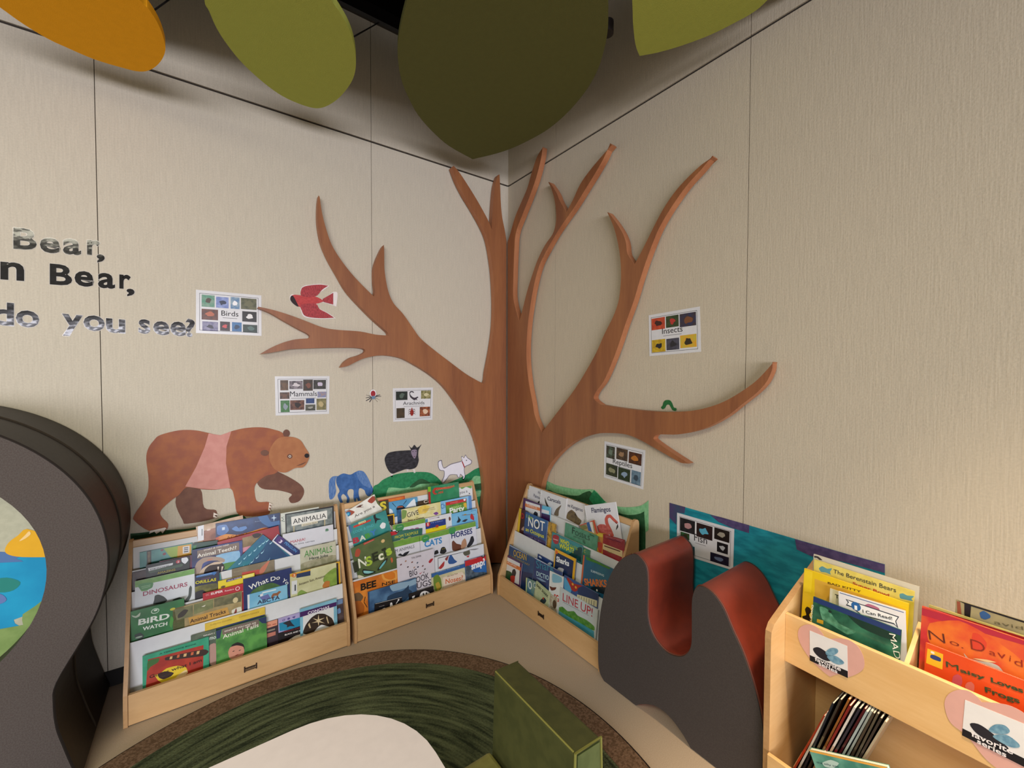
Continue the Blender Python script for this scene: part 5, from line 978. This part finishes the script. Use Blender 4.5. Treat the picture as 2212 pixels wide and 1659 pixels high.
bk(R_,1,2,(595,888),(890,1052),('n','b8c4c8','c4ced0',12),'pale book titled LINE UP! with a row of trees, right rack',
   [('t','LINE','#b0283c',(610,985),(732,1048),50,.0),('t','UP!','#b0283c',(752,1058),(845,1115),52,.0),('S',('n','3c7c30','5c9440',60),[(580,1040),(610,1035),(650,1070),(700,1070),(730,1105),(800,1140),(860,1190),(860,1225),(780,1190),(700,1150),(580,1075)]),
    ('S',('n','3c8a9c','4c98a8',10),[(570,1060,'c'),(650,1110),(760,1170),(860,1230,'c'),(860,1330,'c'),(570,1200,'c')]),('t','Animal Remarkables and Other','#8c9498',(612,1000),(820,1110),9)],mx=.28)
bk(R_,1,2,(318,802),(392,835),('n','4c7c94','7c9c84',25),'small blue-green book at the lip of the right rack',[('B','#c8d89c',0,0,.12,2),('E','#dce8e4',(350,862),16,22),('E','#4c7c94',(350,862),9,14),('t','C','#dce8e4',(378,880),(395,886),26)])
bk(R_,1,2,(400,828),(512,925),('n','a8b890','c4cca4',15),'pale green baby shark book tilted at the lip of the right rack',[('t','BABY SHARK','#26302c',(402,868),(492,965),17,.02),('S','#2c3c44',[(430,985),(460,960),(480,985),(465,1010),(440,1005)]),('E','#c8402c',(455,968),7,6)],H=.085)
bk(R_,1,2,(514,935),(566,968),('n','b8bca8','a08c74',50),'small grey book with fluffy creature between the baby shark and LINE UP books',[('E','#4c3c2c',(545,1015),18,26),('t','ZOO','#3c4c30',(520,1050),(555,1065),14)])
# ------------------------------------------------------------------ maple book shelf at the lower right
SA = V((-0.0393, -0.9992, 0)); SN = V((-0.9992, 0.0393, 0))
SH = Plane((0, -1.745, 0), SA, (0, 0, 1), SN)           # a: along the shelf, b: height, n: distance from the wall
shelf = empty('maple_bookcase', SH.at(0.45, 0, 0.19))
DF = (1620, 1160, .3008); SW = 0.92
D2 = lambda p, n=0.0: SH.px(DF[0] + p[0] * DF[2], DF[1] + p[1] * DF[2], n)
LIPN = 0.300
for _k in range(60):
    if D2((255, 545), LIPN)[0] > 0.0165: LIPN -= 0.002
    else: break
PR = Plane(SH.O, SN, (0, 0, 1), SA)
def D1(p): return PR.px(DF[0] + p[0] * DF[2], DF[1] + p[1] * DF[2], 0.0)
sp_ = [D1((375, 270)), D1((250, 440)), D1((160, 565)), D1((130, 610)), D1((112, 665)), D1((108, 720))]
prof = [(0.030, 0.0), (sp_[5][0], 0.0), sp_[5], sp_[4], sp_[3], sp_[2], sp_[1], sp_[0], (0.030, sp_[0][1] + 0.03)]
for a in (0.0, SW - 0.016):
    b = MB(); b.prism(PR.shift(a), prof, 0, 0.016, MAPLE_L, MAPLE_D); b.build('side_panel', shelf, bevel=0.003)
i0, i1 = 0.0165, SW - 0.0165
z_l0 = D2((240, 885), LIPN)[1]; z_l1 = D2((255, 545), LIPN)[1]
b = MB(); b.prism(PR.shift(i0), [(LIPN, z_l0), (LIPN, z_l1), (LIPN - .012, z_l1), (LIPN - .012, z_l0)], 0, i1 - i0, MAPLE_L); b.build('upper_lip', shelf, bevel=0.002)
b = MB(); b.box(SH, i0, i1, z_l0, z_l0 + 0.012, 0.134, LIPN - .0125, MAPLE_L); b.build('upper_shelf', shelf)
b = MB(); b.box(SH, i0, i1, z_l0, z_l1 + 0.05, 0.124, 0.133, MAPLE_L); b.build('bin_back', shelf)
b = MB(); b.box(SH, i0, i1, 0.02, z_l0 - .002, 0.034, 0.042, MAPLE_L); b.build('back_panel', shelf)
b = MB(); b.box(SH, i0, i1, z_l0, z_l0 + .012, 0.034, 0.1235, MAPLE_L); b.build('rear_shelf', shelf)
b = MB(); b.box(SH, i0, i1, 0.02, 0.034, 0.0425, 0.345, MAPLE_L); b.build('lower_shelf', shelf)
zll = D2((160, 1570), 0.352)[1]
b = MB(); b.box(SH, i0, i1, 0.012, zll, 0.346, 0.358, MAPLE_L); b.build('lower_lip', shelf, bevel=0.002)
ad = D2((1105, 890), LIPN - .012)[0]
for a in (ad, ad + 0.30, ad + 0.58):
    b = MB(); b.prism(PR.shift(a), [(0.1335, z_l0 + .0125), (LIPN - .0135, z_l0 + .0125), (LIPN - .0135, z_l1 - .004), (0.1335, z_l1 + .06)], 0, 0.009, MAPLE_L); b.build('divider', shelf)
tag(shelf, 'maple two-tier bookcase with a slanted side at the lower right', 'bookcase')

# shelf labels: paper heart with a square card
def shelf_label(heart, card, band, body, wings, words, label):
    pl = SH.shift(LIPN)
    e = lambda pts: [D2(p, LIPN) + tuple(p[2:]) for p in pts]
    b = MB(); b.prism(pl, smooth(e(heart), 5), 0.0003, 0.0007, mat('#d3a49a', 0.6))
    o = b.build('shelf_label')
    c = MB(); c.prism(pl, e(card), 0.0009, 0.0013, mat('#dfe0e2', 0.4))
    c.flat(pl, e(band), 0.0015, '#14131a')
    c.flat(pl, smooth(e(body), 3), 0.0015, '#20202a')
    for w_ in wings: c.flat(pl, smooth(e(w_), 4), 0.0017, mat(('n', '5b88a4', '7ba6bc', 90), 0.5))
    co = c.build('card', o)
    t = MB()
    for s_, p0, p1, h in words:
        a_, z_ = D2(p0, LIPN), D2(p1, LIPN); t.text(pl, s_, a_, z_, h, 0.0019, '#e8e6ea', bold=.02, up=(0, 1))
    t.build('lettering', co)
    tag(o, label, 'label', 'heart labels of the bookcase')
shelf_label([(345,700),(360,650),(410,628),(470,640),(520,690),(545,738,'c'),(610,728),(700,735),(770,780),(812,850),(822,925),(790,970),(705,1005),(640,985),(575,1003,'c'),(520,960),(430,870),(365,770)],
    [(430,670),(700,782),(705,1012),(432,886)], [(431,846),(704,962),(705,1012),(432,886)],
    [(455,800),(490,790),(530,810),(580,850),(600,880),(560,890),(510,870),(470,835)],
    [[(545,825),(580,797),(625,800),(635,825),(600,848),(560,850)],[(555,855),(610,850),(660,880),(678,905),(640,915),(590,895)]],
    [('favorite',(468,884),(655,962),.0105),('series',(495,915),(630,978),.009)],
    'pink paper heart with favorite series card at the left end of the lip')
shelf_label([(1398,1210),(1420,1135),(1490,1098),(1570,1105),(1630,1145),(1665,1185,'c'),(1760,1190),(1880,1215),(2000,1290),(2060,1400),(2040,1560),(1960,1690),(1860,1720,'c'),(1700,1600),(1560,1430),(1440,1330)],
    [(1546,1168),(1982,1345),(1972,1650),(1524,1422)], [(1528,1372),(1975,1590),(1972,1650),(1524,1422)],
    [(1580,1340),(1640,1340),(1720,1390),(1800,1460),(1860,1520),(1780,1510),(1690,1450),(1620,1400)],
    [[(1715,1385),(1760,1345),(1830,1350),(1868,1390),(1840,1412),(1770,1410)],[(1745,1425),(1840,1418),(1920,1470),(1938,1505),(1880,1508),(1800,1470)]],
    [('favorite',(1590,1425),(1890,1560),.0115),('series',(1632,1475),(1842,1580),.0095)],
    'pink paper heart with favorite series card below the red and orange books')

# books in the upper bins
FRM[0] = DF
BZ = z_l0 + 0.0135
def binbook(d, P, Q, col, label, art=(), th=0.004, amin=None, amax=None, base=None, **kw):
    z = base if base is not None else BZ
    d = d if base is not None else 0.150 + (d - .143) * (LIPN - 0.034 - 0.150) / 0.124
    sl = 0.10; B = (V((0, 0, 1)) - SN * sl).normalized(); Nn = (SN + V((0, 0, 1)) * sl).normalized()
    pl = Plane(SH.at(0, z, d), SA, B, Nn)
    return book_on(pl, 0.0, P, Q, col, label, list(art), thick=th, group='books in the maple bookcase', amin=amin, amax=amax, **kw)
A0, A1 = 0.018, ad - 0.001
binbook(0.148,(458,122),(1218,358),'#c9c4b4','pale grey book at the back of the left bin of the bookcase',[('S','#3a3434',[(462,135),(490,140),(520,165),(500,165),(480,150),(462,148)]),('P','#a8a4a0',[(540,130),(1160,318),(1160,326),(540,140)])],amin=A0,amax=A1)
binbook(0.166,(462,160),(1182,392),('n','d0c05a','dccd6c',30),'pale yellow book with two blue running figures at the left bin of the bookcase',
   [('t','The Berenstain Bears','#2c3038',(600,258),(1050,398),38,.004),('S','#5a94a0',[(495,225),(520,210),(555,228),(590,225),(575,250),(580,270),(545,255),(510,250)]),('S','#5a94a0',[(1075,410),(1100,405),(1130,420),(1178,425),(1160,445),(1170,460),(1120,450),(1080,440)]),('t','Super Bowl','#b8402c',(738,340),(1000,430),26,.02),('P',('n','c0b440','ccbf4c',20),[(462,320),(1182,470),(1182,900),(462,900)])],amin=A0,amax=A1)
binbook(0.194,(390,235),(1140,468),'#e6c51a','bright yellow framed book in the left bin of the bookcase',
   [('P',('n','d0a234','d8ac40',20),[(465,300),(1120,520),(1120,900),(465,900)]),('P','#f0d22c',[(390,235),(450,250),(440,400),(385,390)]),('t','BAD KITTY','#5c3a18',(560,335),(800,400),18,.02),('S','#1c1814',[(395,520),(410,500),(430,510),(440,535),(425,560),(440,600),(400,610),(375,570),(405,560)])],th=.006,amin=A0,amax=A1)
binbook(0.219,(575,372),(1118,560),'#ccc8a4','cream book with a rounded corner behind the early reader in the bookcase',[('t','T','#2c2a24',(612,436),(640,444),36,.02),('B','#d8d4bc',0,0,.04,1)],amin=A0,amax=A1)
binbook(0.234,(636,388),(1115,532),'#e0e0e4','white early reader with a ribbon reading I Can Read! in the bookcase',
   [('P','#3a5a94',[(645,398),(1105,540),(1105,545),(645,403)]),('S','#b06a84',[(825,490),(850,480),(885,490),(925,510),(930,530),(880,520),(840,505)]),
    ('P','#2c3444',[(688,445),(722,456),(1072,572),(1050,605),(1066,655),(1034,626),(800,562),(730,505),(690,490),(704,470)]),('P','#eceef0',[(698,452),(722,462),(1062,576),(1043,604),(1054,640),(1034,618),(800,555),(733,499),(699,484),(712,468)]),('E','#2c64a4',(762,498),38,40),('t','1','#eef2f8',(752,520),(772,526),40,.02),('t','I Can Read!','#24242c',(812,542),(1024,596),28,.01)],amin=A0,amax=A1)
binbook(0.269,(456,430),(1088,665),('n','1c4c3c','38785c',16),'dark green book with navy edge and white letters MAD, left bin',
   [('B','#24386c',0,0,1,.075),('S',('n','5c9a7c','3c7458',60),[(500,500),(560,520),(640,620),(760,680),(700,700),(600,640),(520,590)]),('S','#16342c',[(700,560),(800,600),(1000,680),(1060,740),(960,720),(800,650)]),
    ('t','MAD','#e4e8dc',(1000,690),(1040,868),44,.02),('P','#c8a02c',[(482,588),(528,600),(526,628),(480,612)]),('t','LUDWIG','#dce0d0',(442,620),(458,490),16,.02),('E','#1c2c28',(575,535),14,12)],amin=A0,amax=A1)
A2, A3 = ad + 0.011, ad + 0.298
binbook(0.143,(1478,448),(2160,664),('n','8c8468','98906c',30),'grey-green book with black frame and blue mark, back of right bin',
   [('P','#8a4a34',[(1486,460),(1510,466),(1520,560),(1490,560)]),('P','#18141a',[(1540,468),(1590,480),(1580,600),(1540,600)]),('P','#18141a',[(1478,448),(2160,664),(2160,676),(1560,488)]),('S','#2c5488',[(1650,545),(1680,530),(1725,560),(1725,580),(1690,592),(1660,580)]),('t','avid','#5c5640',(1755,620),(1965,668),36,-.005)],amin=A2,amax=A3)
binbook(0.169,(1285,500),(2100,740),('n','a8a05c','b8ae6c',20),'olive edged red book behind the large orange one in the right bin',[('P','#8c1f24',[(1285,505),(1980,722),(1980,800),(1285,580)])],th=.006,amin=A2,amax=A3)
binbook(0.210,(1235,508),(2150,790),('n','c03034','d8702c',9),'large red and orange book titled No, David in the right bin',
   [('P','#a8283c',[(1235,508),(2150,790),(2150,830),(1235,560)]),('S',('n','d8702c','c8402c',14),[(1290,620),(1500,600),(1700,700),(1968,900),(1968,1100),(1700,1000),(1400,860),(1280,740)]),
    ('t','N','#5c2c24',(1290,735),(1405,765),105,-.012),('t','o.','#7c2c20',(1435,765),(1535,800),38,-.005),('S','#c8402c',[(1600,690),(1650,700),(1700,760),(1690,810),(1640,815),(1590,790)]),('t','D','#7c2c20',(1590,805),(1692,835),110,-.015),('t','a','#8c2c20',(1720,842),(1768,858),40,-.005),('t','v','#8c2c20',(1780,862),(1840,880),50,-.005),('t','i','#8c2c20',(1862,890),(1872,894),60,-.005),('t','d','#8c2c20',(1900,915),(1960,935),70,-.005),
    ('S','#b8bcb4',[(1535,832),(1570,870),(1650,890),(1740,905),(1790,930),(1830,985),(1780,965),(1650,935),(1570,900)]),('S','#d8c090',[(1600,870),(1700,880),(1770,900),(1700,898)])],th=.006,amin=A2,amax=A3)
binbook(0.247,(1262,770),(2160,1092),('n','d0481c','dc5624',12),'orange-red book with green title and yellow stamp, front of right bin',
   [('P','#e0b028',[(1275,800),(1388,842),(1382,952),(1265,905)]),('S','#2c3c74',[(1300,845),(1330,850),(1370,870),(1368,895),(1320,880),(1295,865)]),('E','#e8e0d0',(1312,830),18,14),
    ('t','M','#34482c',(1410,930),(1500,962),62,.03),('t','aisy','#34482c',(1512,968),(1692,1025),40,.03),('t','Loves','#34482c',(1732,1040),(1965,1120),50,.03),('t','Frogs','#34482c',(1690,1110),(1940,1195),54,.03),
    ('S','#b8505c',[(1450,1040),(1460,1000),(1490,985),(1520,1005),(1525,1045),(1510,1080,'c'),(1440,1070,'c')]),('S','#c86c60',[(1545,1075),(1560,1045),(1590,1040),(1612,1065),(1608,1110),(1580,1140,'c')])],th=.006,amin=A2,amax=A3)

# lower compartment: leaning thin books and a board book
ZF = (1660, 1440, .1447)
z7 = lambda p, n: SH.px(ZF[0] + p[0] * ZF[2], ZF[1] + p[1] * ZF[2], n)
cols = ['8a5a34', 'a03a24', 'c9c4bc', '20242c', '3a332c', 'b8763c', '7c2420', 'd0ccc4', '2c2a34', '5c1c28', '9aa8a8', 'b0b8b4', '443a30', '6c6458', '38302c', 'a89c84']
tops = [(700,830),(790,770),(860,700),(935,560),(1050,500),(1185,440),(1230,520),(1290,560),(1388,530),(1425,600),(1470,620),(1515,640),(1550,665),(1590,705),(1640,790),(1690,880)]
ends = ['c8a070', 'b83a20', 'c8c4c0', '6c7480', '58503c', 'd0a878', 'e0d8d0', 'b8a090', '7c2430', '1c2030', 'b8c4c8', 'a8b4b8', '8a6a4c', 'c0a060', '5c4c40', '8c7c64']
for i, tp in enumerate(tops):
    f_ = i / 15.0
    a1_, z1_ = z7(tp, 0.30); ab, zb = z7((330 + 1080 * f_, 1450 - 110 * f_), 0.30)
    dx, dz = a1_ - ab, z1_ - zb; a0_ = ab - dx * (zb - 0.0375) / dz
    z1_ = min(z1_, z_l0 - 0.006)
    L_len = sqrt(dx * dx + dz * dz); dx /= L_len; dz /= L_len; H_ = (z1_ - 0.0375) / dz
    th = 0.0042; a0_ = max(a0_, 0.019)
    Bv = SA * dx + V((0, 0, 1)) * dz; Av = SA * dz - V((0, 0, 1)) * dx
    pl = Plane(SH.at(a0_, 0.0375 + th * dx, 0.060 + .02 * random.random()), Av, Bv, SN)
    e_ = 0.205 + .02 * random.random()
    b = MB(); c = mat('#' + cols[i], 0.3, 0.5, coat=0.3); c2 = mat('#' + ends[i], 0.3, 0.5, coat=0.3)
    b.box(pl, 0, 0.0009, 0, H_, 0.0, e_, c); b.box(pl, th - .0009, th, 0, H_, 0.0, e_, c); b.box(pl, .0009, th - .0009, 0, H_, e_ - .002, e_, c)
    b.box(pl, -.0002, th + .0002, H_ * (.30 + .2 * random.random()), H_ * (.52 + .15 * random.random()), e_ - .01, e_ + .0003, c2)
    o = b.build('paperback', base=SH.at(a0_, 0.036, 0.15))
    p = MB(); p.box(pl, .001, th - .001, .001, H_ - .001, 0.001, e_ - .003, PAGE); p.build('page_block', o)
    tag(o, 'thin paperback leaning in a row inside the dim lower compartment of the bookcase', 'book', 'thin books leaning in the lower compartment')
FRM[0] = DF
binbook(0.315,(425,1525),(985,1652),('n','3f7c70','6ca898',14),'teal sea patterned board book in the lower compartment of the bookcase',
   [('P','#d8a048',[(425,1525),(985,1652),(985,1668),(425,1540)]),('S','#a8c4c0',[(520,1620),(580,1600),(640,1625),(600,1659),(540,1650)]),('t','the silly sea','#24344c',(480,1622),(640,1655),12)],base=0.036,th=.014)
for m_ in list(bpy.data.meshes):
    if m_.users == 0: bpy.data.meshes.remove(m_)
